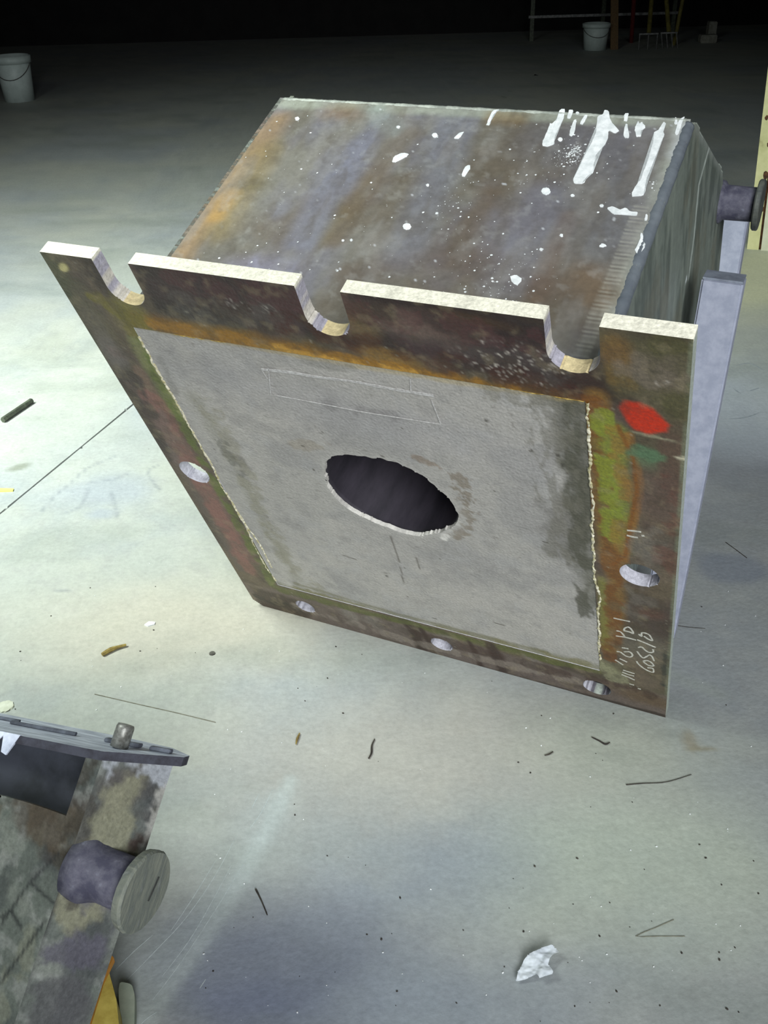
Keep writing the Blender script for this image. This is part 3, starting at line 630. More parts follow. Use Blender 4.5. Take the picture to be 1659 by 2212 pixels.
def side_paint(z, y):
    p = Paint(z, y, (104, 112, 104), 1.25, 81)
    p.cloud((74, 82, 76), 14, 0.8, 0.42, 0.6, 2.0, 0.5)
    p.cloud((120, 128, 118), 18, 0.5, 0.52, 0.7, 2.4, 0.35)
    p.cloud((96, 94, 78), 9, 0.5, 0.5, 0.7, 1.5, 0.6)
    p.line([D(1535, 310), D(1510, 400), D(1500, 510), D(1488, 600)], 0.006, (176, 186, 178), 0.8, 0.6, 0.4)
    p.blob(D(1483, 604), 0.008, (200, 208, 208), 0.9, 0.4)
    p.line([(TH, YO), (0.62, YO), (0.99, 0.506)], 0.010, (136, 142, 136), 0.5, 0.8, 0.8)
    p.line([D(1535, 610), D(1520, 690)], 0.012, (52, 58, 60), 0.7, 0.8)
    return p.c
M_side = mat_vc('streaked_steel_side', 0.55, 0.1, 0.15, 100, 0.15, 60)
sheet('side_panel', M_side, form, TH, 1.078, YO, 1.002, 0.006, O3(X1, 0, 0), (0, 0, 1), (0, 1, 0), (-1, 0, 0), 0.008, side_paint, None, lambda a, b: sdpoly(a, b, SIDE))
sheet('side_panel', M_side, form, TH, 1.078, YO, 1.002, 0.02, O3(X0, 0, 0), (0, 0, 1), (0, 1, 0), (1, 0, 0), 0.008, side_paint, None, lambda a, b: sdpoly(a, b, SIDE))
M_plain = mat('plain_weathered_steel', (104, 106, 98), (78, 82, 78), 8, 0.55, 0.1, 0.2)
def panel(name, a, b, th=0.008):
    """panel spanning the body between side-profile points a and b (z, y)"""
    bm = bmesh.new(); a = np.array(a); b = np.array(b); d = (b - a) / np.linalg.norm(b - a); n = np.array([-d[1], d[0]])
    Q = [a, b, b + n * th, a + n * th]
    add_prism(bm, [O3(X0 + 0.0085, q[1], q[0]) for q in Q], (1, 0, 0), X1 - X0 - 0.017)
    return bm_obj(name, bm, M_plain, form)
panel('back_panel', (0.634, YO + 0.012), (0.99, 0.506)); panel('back_panel', (0.99, 0.506), (1.078, 0.714)); panel('back_panel', (1.078, 0.714), (1.078, 1.0))
panel('bottom_panel', (1.078, 1.0), (TH, 1.0))
def bead(name, pts, r, seed, m):
    rg = random.Random(seed); P = []; R = []
    for a, b in zip(pts[:-1], pts[1:]):
        a, b = np.array(a, float), np.array(b, float); n = int(np.linalg.norm(b - a) / 0.004)
        for k in range(n): P.append(a + (b - a) * k / n + np.array([rg.uniform(-1, 1) for _ in range(3)]) * 0.0002); R.append(r * (1 + 0.03 * math.sin(len(P) * 0.5) + rg.uniform(-.02, .02)))
    bm = bmesh.new(); add_tube(bm, P, R, 10); return bm_obj(name, bm, m, form, True)
M_bead = mat('ground_weld_steel', (128, 136, 142), (108, 116, 124), 12, 0.45, 0.35, 0.3)
bead('weld_bead', [O3(X1 - 0.009, YO + 0.010, TH), O3(X1 - 0.009, YO + 0.010, 0.622)], 0.0115, 4, M_bead)
bead('weld_bead', [O3(X0 + 0.009, YO + 0.008, 0.622), O3(X1 - 0.009, YO + 0.008, 0.622)], 0.0090, 5, mat('pale_weld', (182, 188, 178), (140, 146, 138), 40, 0.6, 0.1, 0.3))
# trunnion on the right side
tc_ = D(1563, 434)
TR = np.array([X1, 0.598, 1.005])
M_trun = mat('dark_trunnion_steel', (66, 66, 82), (92, 92, 104), 45, 0.68, 0.1, 0.6, c3=(112, 114, 128))
tn = link('trunnion', bpy.data.meshes.new('trunnion'), M_trun, form)
bm = bmesh.new(); add_lathe(bm, O3(X1 - 0.004, TR[1], TR[2]), (1, 0, 0), [(0, 0), (0, 0.048), (0.008, 0.046), (0.014, 0.038), (0.06, 0.037), (0.078, 0.037), (0.080, 0.0)], 40)
bmesh.ops.recalc_face_normals(bm, faces=bm.faces); bm.to_mesh(tn.data); bm.free(); tn.data.polygons.foreach_set('use_smooth', [True] * len(tn.data.polygons))
bm = bmesh.new(); add_lathe(bm, O3(X1 + 0.074, TR[1], TR[2]), (1, 0, 0), [(0, 0), (0, 0.052), (0.003, 0.055), (0.011, 0.055), (0.013, 0.053), (0.013, 0)], 48)
bm_obj('end_disc', bm, mat('worn_disc_steel', (96, 100, 92), (70, 74, 74), 25, 0.5, 0.2, 0.3), tn)

# paint drips on the top panel
M_white = mat('white_paint', (236, 240, 240), (210, 216, 216), 60, 0.6, bump=0.2)
z1 = lambda L: [(900 + x / 2.186, 200 + y / 2.186) for x, y in L]
z2 = lambda L: [(350 + x / 2.212, 180 + y / 2.212) for x, y in L]
circ = lambda x, y, r: [(x + r * 1.15 * math.cos(t), y + r * 0.9 * math.sin(t)) for t in [i * math.pi / 4 for i in range(8)]]
drips = [z1(s) for s in (
    [(360, 85), (395, 80), (370, 95), (345, 155), (328, 155)],
    [(680, 78), (705, 78), (695, 130), (668, 180), (652, 215), (650, 245), (620, 258), (595, 250), (598, 225), (615, 190), (628, 160), (632, 145), (640, 150), (664, 125)],
    [(850, 150), (858, 110), (880, 105), (888, 84), (908, 86), (910, 120), (930, 150), (958, 180), (935, 195), (908, 178), (905, 210), (890, 250), (850, 290), (835, 340), (838, 380), (810, 392), (790, 432), (745, 432), (738, 415), (760, 370), (780, 325), (800, 290), (830, 230), (848, 190)],
    [(1165, 138), (1180, 150), (1166, 185), (1172, 200), (1150, 250), (1130, 320), (1105, 370), (1087, 410), (1085, 460), (1070, 487), (1018, 494), (1015, 480), (1035, 440), (1060, 410), (1075, 370), (1100, 300), (1115, 250), (1118, 190), (1145, 175)],
    [(900, 545), (930, 538), (960, 556), (990, 545), (1010, 562), (1045, 565), (1040, 582), (975, 578), (925, 575)],
    circ(612, 467, 20), circ(737, 487, 8), circ(875, 535, 8), circ(680, 222, 10),
    [(770, 150), (798, 102), (808, 110), (795, 140), (785, 152)], [(720, 200), (742, 130), (757, 128), (745, 195), (735, 210)],
    [(712, 122), (718, 82), (742, 82), (727, 125)], [(975, 214), (985, 150), (998, 150), (1006, 215)], [(978, 136), (983, 98), (1002, 98), (995, 136)],
    [(1030, 177), (1045, 133), (1055, 150), (1065, 138), (1083, 167), (1062, 180), (1060, 210), (1040, 210)],
    [(1220, 202), (1238, 130), (1268, 112), (1252, 150), (1240, 197)], [(1215, 150), (1225, 112), (1237, 150)],
    [(1030, 745), (1055, 700), (1058, 665), (1070, 667), (1072, 710), (1082, 720), (1060, 762), (1040, 760)],
    [(1075, 603), (1084, 575), (1095, 578), (1088, 607)], [(860, 727), (875, 712), (902, 722), (880, 733)],
    [(440, 870), (470, 860), (500, 880), (478, 915), (455, 900)], circ(590, 742, 8), circ(685, 675, 8), circ(760, 98, 8))]
drips += [z2(s) for s in (
    [(1100, 377), (1112, 348), (1150, 332), (1182, 340), (1165, 355), (1115, 380)], [(1395, 264), (1420, 238), (1446, 232), (1420, 267)],
    [(1432, 447), (1445, 403), (1470, 390), (1476, 405), (1450, 447)], circ(1172, 685, 18), circ(1305, 250, 13), circ(648, 170, 10), circ(1130, 210, 8), circ(1270, 488, 7), circ(906, 750, 6), circ(866, 752, 5), circ(1315, 622, 6))]
for i, P in enumerate(drips):
    q = smooth_poly([T(*p) for p in P], 1 if len(P) > 8 else 2, 0.0008); bm = bmesh.new()
    add_prism(bm, [O3(a[0], YO - 0.0008, a[1]) for a in q], (0, 1, 0), 0.0011)
    bm_obj('paint_drip', bm, M_white, form)
rg = random.Random(9); bm = bmesh.new()
cl = [(1235, 335, 0.014, 130), (1245, 325, 0.006, 60), (1240, 335, 0.035, 60), (1415, 408, 0.02, 20), (980, 470, 0.03, 40), (1040, 585, 0.04, 60), (980, 430, 0.02, 20), (1110, 600, 0.04, 50), (1000, 320, 0.25, 110), (700, 300, 0.12, 30), (1160, 380, 0.05, 40), (560, 545, 0.06, 25)]
for px, py, sd, n in cl:
    c = T(px, py)
    for k in range(n):
        a, b = c[0] + rg.gauss(0, sd), c[1] + rg.gauss(0, sd); r = 0.0005 + 0.0018 * rg.random() ** 4
        if not (X0 + 0.01 < a < X1 - 0.02 and TH < b < 0.61): continue
        vs = [bm.verts.new(O3(a + r * rg.uniform(.7, 1.3) * math.cos(t), YO - 0.0005, b + r * rg.uniform(.7, 1.3) * math.sin(t))) for t in [i * math.pi / 3 for i in range(6)]]
        bm.faces.new(vs)
o = bm_obj('paint_specks', bm, M_white, form, recalc=False); o['kind'] = 'stuff'

# ------------------------------------------------------------------ supports right of the form
M_post = mat('grey_concrete_post', (158, 163, 178), (142, 148, 164), 30, 0.8, bump=0.3, k=1.0)
def post(px, py, Dd, wd, dep, label, drop=0.0, lean=0):
    q = at_dist(px, py, Dd); h = q[2]; ang = math.atan2(-RW[0, 0] * 0 + RW[1, 0], RW[0, 0])
    o = thing('support_post', label, 'post', (q[0], q[1], 0)); o.rotation_euler = (0, lean, ang)
    bm = bmesh.new(); add_box(bm, (0, dep / 2, h / 2), (wd, dep, h), bev=0.004); bm_obj('shaft', bm, M_post, o)
    bm = bmesh.new(); add_box(bm, (0, dep / 2, h + 0.0005), (wd * 0.96, dep * 0.96, 0.004)); bm_obj('end_cap', bm, mat('dark_post_end', (130, 138, 150), (108, 114, 126), 30, 0.7), o)
    return o
post(1539, 604, 1.94, 0.078, 0.05, 'bluish grey upright post beside the large steel form, nearer and shorter', lean=0.022)
post(1589, 474, 2.72, 0.062, 0.05, 'thin grey upright post farther back, under the round stub of the large form')

# ------------------------------------------------------------------ cream door post at the right edge
M_yel = mat('chipped_cream_paint', (206, 204, 156), (186, 186, 134), 7, 0.55, bump=0.15, c3=(150, 140, 100))
M_yel2 = mat('pale_cream_paint', (206, 208, 186), (192, 194, 170), 9, 0.55, bump=0.15)
M_rust = mat('rust_chip', (96, 66, 40), (60, 40, 28), 60, 0.9)
b0 = at(1614, 538); Dd = math.hypot(b0[0], b0[1]); tp = at_dist(1659, 150, Dd); ax = tp - b0; ax = Vector(ax) / ax[2]
rt = Vector((b0[1], -b0[0], 0)).normalized(); fw = Vector((b0[0], b0[1], 0)).normalized()
jamb = thing('door_post', 'chipped cream-painted steel door post at the right edge of the photo', 'door post', tuple(b0))
def jbox(name, m, x0_, x1_, y0_, y1_, h0, h1, par):
    bm = bmesh.new(); vs = [[bm.verts.new(rt * x + fw * y + ax * h) for (x, y) in ((x0_, y0_), (x1_, y0_), (x1_, y1_), (x0_, y1_))] for h in (h0, h1)]
    bm.faces.new(vs[0]); bm.faces.new(vs[1])
    for i in range(4): bm.faces.new((vs[0][i], vs[0][(i + 1) % 4], vs[1][(i + 1) % 4], vs[1][i]))
    return bm_obj(name, bm, m, par)
jbox('edge_strip', M_yel, 0, 0.055, 0, 0.10, 0, 3.2, jamb)
jbox('groove', M_rust, 0.055, 0.066, 0.012, 0.10, 0, 3.2, jamb)
jbox('face_plate', M_yel2, 0.066, 0.24, -0.005, 0.10, 0, 3.2, jamb)
for k, (xx, hh, r) in enumerate([(0.03, 0.30, 0.010), (0.045, 0.36, 0.014), (0.02, 0.62, 0.008), (0.04, 0.50, 0.007), (0.05, 0.2, 0.009), (0.03, 0.85, 0.009)]):
    bm = bmesh.new(); P = [rt * (xx + r * random.Random(k * 9 + i).uniform(.6, 1.2) * math.cos(i * math.pi / 4)) + fw * -0.001 + ax * (hh + r * 1.5 * math.sin(i * math.pi / 4)) for i in range(8)]
    add_prism(bm, P, fw, 0.002); bm_obj('rust_chip', bm, M_rust, jamb)

# ------------------------------------------------------------------ second form, lower left
U2 = RW[:, 0].copy(); d2 = CW @ np.array([-0.285, 0.9585, -0.171]); d2 -= U2 * (d2 @ U2); d2 /= np.linalg.norm(d2); e3 = np.cross(U2, d2)
if e3[1] < 0: e3 = -e3
C0 = at(222, 1640, 0.47)
f2 = thing('steel_form', 'dark steel form with a flat lid and a round stub, lower left corner', 'steel form',
           mw=Matrix([[U2[i], e3[i], -d2[i], (C0 + d2 * 0.56)[i]] for i in range(3)] + [[0, 0, 0, 1]]))
SHEAR = 0.12
L2 = lambda a, b, d: np.array([a, b, 0.56 - d], float)          # along U, along depth, down from the lid
def w2(P): q = P - C0; return np.array([q @ U2, q @ e3, q @ d2])
def b2_paint_for(seed):
    def f(a, b):                                   # b runs up to 0.56 at the lid
        b = 0.56 - b
        p = Paint(a, b, (104, 112, 104), 0.62, seed)
        p.cloud((78, 84, 82), 9, 0.8, 0.42, 0.6); p.cloud((140, 146, 136), 18, 0.6, 0.5, 0.66); p.cloud((84, 72, 64), 12, 0.6, 0.55, 0.7)
        p.cloud((160, 164, 158), 46, 0.45, 0.58, 0.72); p.cloud((48, 54, 58), 8, 0.6, 0.56, 0.72, 2.0, 0.6)
        if seed > 120:                             # corner strip
            p.patch([(0.05, 0.50), (0.045, 0.36)], 0.045, (142, 142, 116), 0.85, 26, lo=0.38); p.patch([(0.09, 0.44), (0.085, 0.40)], 0.024, (66, 50, 42), 0.95, 30, lo=0.34)
            p.patch([(0.0, 0.56), (0.1, 0.56)], 0.035, (182, 188, 194), 0.75, 60, lo=0.48, sy=0.4); p.patch([(0.1, 0.55), (0.1, 0.36)], 0.010, (176, 176, 168), 0.8, 60)
            p.patch([(0.07, 0.37), (0.05, 0.30)], 0.05, (88, 86, 100), 0.8, 24); p.patch([(0.0, 0.5), (0.02, 0.36)], 0.014, (60, 54, 44), 0.7, 40)
            p.patch([(0.05, 0.2), (0.05, 0.0)], 0.06, (80, 80, 84), 0.7, 16)
            p.line([(0.0, 0.42), (-0.004, 0.2), (0.0, 0.0)], 0.003, (48, 50, 48), 0.8, 0.7, 0.8)
        else:
            p.patch([(-0.3, 0.44), (0, 0.46)], 0.04, (84, 72, 54), 0.7, 20); p.patch([(-0.02, 0.56), (-0.01, 0.42)], 0.02, (56, 50, 40), 0.7, 30)
            p.patch([(-0.25, 0.40), (-0.15, 0.25)], 0.09, (134, 142, 136), 0.5, 30); p.patch([(-0.02, 0.3), (-0.04, 0.1)], 0.02, (136, 140, 122), 0.6, 40)
            K = (40, 44, 44)
            for q in ([(-0.02, 0.42), (-0.05, 0.37), (0, 0.355)], [(-0.05, 0.37), (-0.075, 0.30), (-0.10, 0.20), (-0.16, 0.05)], [(-0.005, 0.33), (-0.04, 0.24), (-0.07, 0.15)], [(-0.09, 0.30), (-0.065, 0.325), (-0.04, 0.31)], [(-0.10, 0.26), (-0.075, 0.19), (-0.09, 0.12)], [(-0.04, 0.14), (-0.12, -0.02)]):
                p.line(q, 0.0022, K, 0.8, 0.8, 0.7, 60)
            p.patch([(-0.12, 0.16), (-0.13, 0.10)], 0.016, (34, 40, 38), 0.9, 40)
        return p.c
    return f
M_b2 = mat_vc('mottled_old_steel', 0.65, 0.05, 0.35, 120, 0.35, 150)
cc = 0.072
nrm = lambda v: np.array(v, float) / np.linalg.norm(v)
# front panel with a sunken pocket below the lid
def fr_solid(a, b):
    return np.maximum(-1.0 + 0 * a, -np.maximum(np.maximum(-0.62 - a, a + 0.028 + 0.03 * (b > 0.06) * 0), np.maximum(-b - 1, b - 0.090 - 0.005 * np.sin(a * 14))))
sheet('front_panel', M_b2, f2, -0.62, 0, 0, 0.56, 0.004, L2(0, 0, 0), (1, 0, 0), (0, 0, -1), (0, 1, 0), 0.006, b2_paint_for(101), None, fr_solid)
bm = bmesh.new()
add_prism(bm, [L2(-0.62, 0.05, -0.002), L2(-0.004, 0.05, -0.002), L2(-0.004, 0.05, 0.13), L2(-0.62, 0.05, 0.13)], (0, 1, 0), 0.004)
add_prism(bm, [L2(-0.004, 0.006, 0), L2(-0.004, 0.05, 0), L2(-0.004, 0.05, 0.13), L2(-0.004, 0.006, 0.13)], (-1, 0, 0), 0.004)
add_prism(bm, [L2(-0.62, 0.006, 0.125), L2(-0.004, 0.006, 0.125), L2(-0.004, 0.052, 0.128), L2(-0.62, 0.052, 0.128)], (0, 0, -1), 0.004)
bm_obj('recess', bm, mat('recess_shade_steel', (58, 62, 70), (40, 44, 48), 9, 0.6, 0.1, 0.2), f2)  # shade under the lid is put into the dark recess colour
s2 = nrm((1, 1, 0))
sheet('corner_panel', M_b2, f2, 0, cc * 1.414, 0, 0.56, 0.005, L2(0, 0, 0), s2, (0, 0, -1), nrm((-1, 1, 0)), 0.006, b2_paint_for(131))
bm = bmesh.new()
add_prism(bm, [L2(cc, cc, 0), L2(cc - 0.10, 0.125, 0), L2(cc - 0.10, 0.125, 0.56), L2(cc, cc, 0.56)], (-1, -0.3, 0), 0.006)
add_prism(bm, [L2(cc - 0.10, 0.125, 0), L2(-0.62, 0.125, 0), L2(-0.62, 0.125, 0.56), L2(cc - 0.10, 0.125, 0.56)], (0, -1, 0), 0.006)
add_prism(bm, [L2(-0.62, 0, 0), L2(-0.62, 0.125, 0), L2(-0.62, 0.125, 0.56), L2(-0.62, 0, 0.56)], (1, 0, 0), 0.006)
bm_obj('back_panel', bm, M_plain, f2)
# lid: flat flange with a ragged edge
M_lid = mat('pale_scaly_steel', (200, 208, 222), (150, 158, 174), 14, 0.6, 0.0, 0.4, k=1.25, stretch=(1, 7, 1))
rg = random.Random(4); lid = []
lid += [L2(-0.66, -0.018, 0)[:2]]
for k in range(1, 26): a = -0.66 + 0.66 * k / 26; lid.append(np.array([a, -0.018 + rg.uniform(-.004, .004)]))
lid += [np.array([0.004, -0.012]), np.array([cc + 0.016, cc - 0.004]), np.array([cc + 0.012, cc + 0.018]), np.array([0.03, 0.128]), np.array([-0.06, 0.140]), np.array([-0.66, 0.138])]
bm = bmesh.new(); add_prism(bm, [(p[0], p[1], 0.56) for p in lid], (0, 0, 1), 0.013); lido = bm_obj('lid', bm, M_lid, f2)
lido.data.materials.append(mat('shaded_lid_edge', (62, 64, 74), (46, 46, 54), 40, 0.8, bump=0.5))  # shade on the lid's side faces, put in as a darker colour
for pf in lido.data.polygons:
    if abs(pf.normal.z) < 0.7: pf.material_index = 1
bm = bmesh.new()
for (a, b, l, w_) in ((-0.30, 0.075, 0.16, 0.004), (-0.16, 0.06, 0.12, 0.005), (-0.02, 0.07, 0.06, 0.012), (0.045, 0.072, 0.035, 0.010)):
    add_box(bm, (a, b, 0.5765), (l, w_, 0.006), Matrix.Rotation(0.05, 3, 'Z'), 0.001)
bm_obj('raised_scale', bm, mat('dark_scale', (112, 118, 130), (78, 82, 92), 40, 0.7), lido)
bm = bmesh.new()
for a, h in ((-0.150, 0.034), (-0.175, 0.018)):
    add_prism(bm, [(a - 0.014, -0.0205, 0.574), (a + 0.016, -0.0205, 0.574), (a + 0.004, -0.022, 0.574 - h), (a - 0.006, -0.022, 0.574 - h * 0.9)], (0, 1, 0), 0.003)
bm_obj('paint_drip', bm, M_lid, f2)
# pin standing on the lid
pp = w2(onplane(256, 1618, C0 - d2 * 0.015, d2))
bm = bmesh.new(); add_lathe(bm, (pp[0], pp[1], 0.574), (0, 0, 1), [(0, 0.0), (0, 0.0135), (0.030, 0.0135), (0.034, 0.012), (0.035, 0.0)], 28)
bm_obj('pin', bm, mat('pin_steel', (150, 152, 146), (96, 96, 90), 60, 0.4, 0.4, 0.2), f2, True)
# trunnion with collar and end disc
t2 = w2(onplane(205, 1880, C0 + 0.0 * e3, e3)); t2 = np.array([cc * 0.4, cc * 0.55, t2[2] + 0.012])
tr2 = link('trunnion', bpy.data.meshes.new('trunnion'), M_trun, f2)
bm = bmesh.new(); add_lathe(bm, L2(*t2) - np.array([0.03, 0, 0]), (1, 0, 0), [(0, 0.0), (0, 0.052), (0.022, 0.049), (0.032, 0.042), (0.042, 0.038), (0.098, 0.038), (0.099, 0.0)], 40, 0.0006)
bmesh.ops.recalc_face_normals(bm, faces=bm.faces); bm.to_mesh(tr2.data); bm.free(); tr2.data.polygons.foreach_set('use_smooth', [True] * len(tr2.data.polygons))
dq = L2(*t2) + np.array([0.066, 0, 0])
bm = bmesh.new(); add_lathe(bm, dq, (1, 0, 0), [(0, 0), (0, 0.052), (0.002, 0.0565), (0.013, 0.0585), (0.017, 0.056), (0.0175, 0.0)], 56, 0.0005)
disc2 = bm_obj('end_disc', bm, mat('grimy_disc', (124, 128, 116), (98, 104, 98), 40, 0.75, 0.0, 0.5, stretch=(1, 3, 0.6), c3=(124, 128, 124)), tr2)
bm = bmesh.new(); add_box(bm, dq + np.array([0.0175, 0.016, 0.004]), (0.0015, 0.004, 0.034), Matrix.Rotation(-0.25, 3, 'X'))
bm_obj('weld_scar', bm, mat('dark_scar', (64, 66, 62), (50, 50, 50), 50), disc2)

# the lid end of this form is cut off square to the floor side: slope the upper end of its parts
for o in list(f2.children) + list(lido.children):
    me = o.data; co = np.zeros(len(me.vertices) * 3); me.vertices.foreach_get('co', co); co = co.reshape(-1, 3)
    if o.name.startswith('trunnion'): continue
    t = np.clip(co[:, 2] / 0.56, 0, 1.1) ** 2 * (1.0 if not o.name.startswith('pin') else 1.0)
    a = co[:, 0] if not o.name.startswith('pin') else np.full(len(co), pp[0])
    co[:, 2] += (SHEAR * a + 0.10 * (co[:, 1] if not o.name.startswith('pin') else pp[1])) * t; me.vertices.foreach_set('co', co.ravel()); me.update()
# yellow block under the second form
yb = thing('wooden_wedge', 'yellow painted pointed block on the floor at the bottom left edge', 'wedge', tuple(at(230, 2190)))
o0 = Vector(at(230, 2190))
def flatpiece(name, pix, z0, z1, m, par, origin):
    bm = bmesh.new(); add_prism(bm, [Vector(at(x, y, z1)) - Vector(origin) for x, y in pix], (0, 0, -1), z1 - z0); return bm_obj(name, bm, m, par)
M_ylw = mat('yellow_paint', (196, 180, 92), (160, 140, 60), 14, 0.6, c3=(206, 196, 130))
flatpiece('block', [(222, 2064), (232, 2085), (252, 2160), (262, 2260), (185, 2300), (195, 2180)], 0.0, 0.07, M_ylw, yb, o0)
flatpiece('orange_edge', [(240, 2062), (246, 2068), (222, 2116), (196, 2200), (170, 2290), (160, 2280), (180, 2200), (205, 2110)], 0.070, 0.082, mat('orange_paint', (190, 130, 50), (150, 110, 50), 30, 0.6), yb, o0)
pc = thing('stone', 'rounded pale greenish stone lying beside the yellow block', 'stone', tuple(at(272, 2180)))
flatpiece('stone_body', smooth_poly([(255, 2120), (285, 2125), (292, 2150), (290, 2240), (262, 2240)], 2), 0.0, 0.02, mat('pale_green_chip', (156, 164, 148), (142, 152, 136), 30), pc, at(272, 2180))

# ------------------------------------------------------------------ debris on the floor
def one(name, bm, m, label, cat, org, group=None, smooth=False):
    o = bm_obj(name, bm, m, None, smooth); c = Vector(org)
    o.data.transform(Matrix.Translation(-c)); o.location = c; return tag(o, label, cat, group)
def rodp(pts, r, zz=0.0): return [Vector(at(x, y)) + Vector((0, 0, r + zz)) for x, y in pts]
M_dark = mat('dark_twig', (66, 62, 54), (44, 40, 36), 60, 0.8); M_grn = mat('dull_green_metal', (92, 100, 84), (66, 72, 62), 40, 0.5, 0.2)
M_dry = mat('dry_leaf', (150, 134, 72), (110, 92, 50), 60, 0.8); M_need = mat('pine_needle', (124, 124, 108), (100, 98, 84), 60, 0.8)
def stick(name, pts, r, m, label, cat, sub=5):
    q = curve_pts(rodp(pts, max(np.atleast_1d(r))), sub); n = len(q)
    rr = np.interp(np.linspace(0, 1, n), np.linspace(0, 1, len(np.atleast_1d(r))), np.atleast_1d(r)) if not np.isscalar(r) else [r] * n
    bm = bmesh.new(); add_tube(bm, q, list(rr), 6); return one(name, bm, m, label, cat, at(*pts[0]))
stick('metal_rod', [(8, 913), (70, 871)], 0.010, M_grn, 'short dull green metal rod on the floor at the left edge of the photo', 'rod', 2)
bm = bmesh.new(); add_prism(bm, [at(-12, 1054, 0.004), at(30, 1055, 0.004), at(28, 1060, 0.004), at(-12, 1061, 0.004)], (0, 0, -1), 0.004)
one('plastic_strip', bm, mat('bright_yellow', (216, 218, 110)), 'bright yellow strip on the floor at the left edge below the joint line', 'strip', at(0, 1057))
stick('dry_leaf', [(222, 1418), (240, 1408), (256, 1402), (274, 1397)], [0.0045, 0.006, 0.004, 0.003], M_dry, 'curled yellow-brown dry leaf on the floor left of the large form', 'leaf')
bm = bmesh.new(); add_prism(bm, [at(312, 1349, .003), at(322, 1342, .003), at(336, 1343, .003), at(334, 1348, .003), at(320, 1352, .003)], (0, 0, -1), 0.003)
one('paint_chip', bm, M_white, 'small white paint chip on the floor left of the large form', 'chip', at(322, 1347))
bm = bmesh.new(); add_lathe(bm, Vector(at(459, 1412)), (0, 0, 1), [(0, 0.0), (0, 0.0075), (0.002, 0.007), (0.0025, 0.0)], 20)  # flat disc stands in for a dark pit in the floor
one('pit_disc', bm, mat('dark_floor_pit', (92, 92, 84), (60, 60, 54), 60), 'small round dark grey disc for a pit in the floor between leaf and large form', 'disc', at(459, 1412))
stick('pine_needle', [(205, 1500), (300, 1522), (380, 1540), (466, 1561)], 0.0009, M_need, 'long straight pine needle behind the lower left form', 'pine needle')
stick('seed_husk', [(640, 1610), (643, 1598), (648, 1586)], [0.001, 0.003, 0.0015], M_dry, 'small tan seed husk on the floor below the large form', 'husk')
stick('twig', [(797, 1640), (803, 1628), (804, 1612), (810, 1598)], [0.0016, 0.0022, 0.0012], M_dark, 'small dark crooked twig just right of the tan husk', 'twig')
stick('twig', [(1279, 1594), (1295, 1602), (1308, 1609), (1318, 1605)], [0.0014, 0.0018, 0.0022, 0.001], M_dark, 'short dark forked twig below the lower right corner of the large form', 'twig')
stick('twig', [(1177, 1633), (1187, 1630), (1195, 1625)], [0.001, 0.0018, 0.0012], M_dark, 'tiny dark twig touching a white crumb', 'twig')
stick('twig', [(553, 1922), (562, 1940), (570, 1958), (578, 1978)], [0.0018, 0.0012, 0.001], M_dark, 'thin dark twig on the floor right of the pale scratches', 'twig')
stick('straw', [(1353, 1696), (1390, 1693), (1440, 1690), (1494, 1674)], [0.0013, 0.0009, 0.0006], M_dark, 'long thin curved dark straw on the floor at lower right', 'straw')
stick('pine_needle', [(1456, 1987), (1415, 2005), (1374, 2023), (1420, 2023), (1480, 2023)], 0.0007, M_need, 'forked pine needle shaped like a V at lower right', 'pine needle', 2)
stick('pine_needle', [(1568, 1172), (1590, 1188), (1614, 1206)], 0.0010, M_dark, 'short dark pine needle in the shade right of the large form', 'pine needle')  # thin stick stands in for a line scratch in the floor
stick('pine_needle', [(1463, 1352), (1495, 1356), (1524, 1358)], 0.0007, M_dark, 'faint dark pine needle touching the right foot of the large form', 'pine needle')
# torn paper scrap
def paper():
    out = [(1115, 2125), (1119, 2105), (1132, 2082), (1145, 2070), (1158, 2065), (1172, 2058), (1190, 2056), (1200, 2064), (1206, 2072), (1196, 2074), (1187, 2084), (1183, 2096), (1189, 2104), (1194, 2114), (1192, 2118), (1165, 2124), (1158, 2114), (1140, 2121)]
    P = [at(*q)[:2] for q in out]; A = np.array(P); mn, mx = A.min(0) - 0.002, A.max(0) + 0.002
    hz = lambda x, y: 0.004 + 0.012 * fbm(x, y, 45, 3) + 0.010 * sst(0, 1, (x - mn[0]) / (mx[0] - mn[0]))
    o = sheet('paper_scrap', mat('thin_white_paper', (214, 222, 228), (196, 204, 212), 40, 0.8), None, mn[0], mx[0], mn[1], mx[1], 0.0016, (0, 0, 0), (1, 0, 0), (0, 1, 0), (0, 0, -1), 0.0004,
              lambda x, y: np.zeros((len(x), 3)) + 0.6, None, lambda x, y: sdpoly(x, y, P))
    me = o.data; co = np.zeros(len(me.vertices) * 3); me.vertices.foreach_get('co', co); co = co.reshape(-1, 3); co[:, 2] += hz(co[:, 0], co[:, 1])
    c = np.array([A[:, 0].mean(), A[:, 1].mean(), 0]); co -= c; me.vertices.foreach_set('co', co.ravel()); o.location = c
    tag(o, 'crumpled torn scrap of white paper on the floor, bottom right of centre', 'paper')
paper()
bm = bmesh.new(); add_lathe(bm, Vector(at(12, 1527)), (0, 0, 1), [(0, 0), (0, 0.019), (0.003, 0.018), (0.004, 0)], 24, 0.0015)
one('mortar_chip', bm, mat('pale_mortar', (206, 210, 194), (190, 194, 176), 50, 0.9), 'flat pale mortar chip on the floor behind the lower left form', 'chip', at(12, 1527))
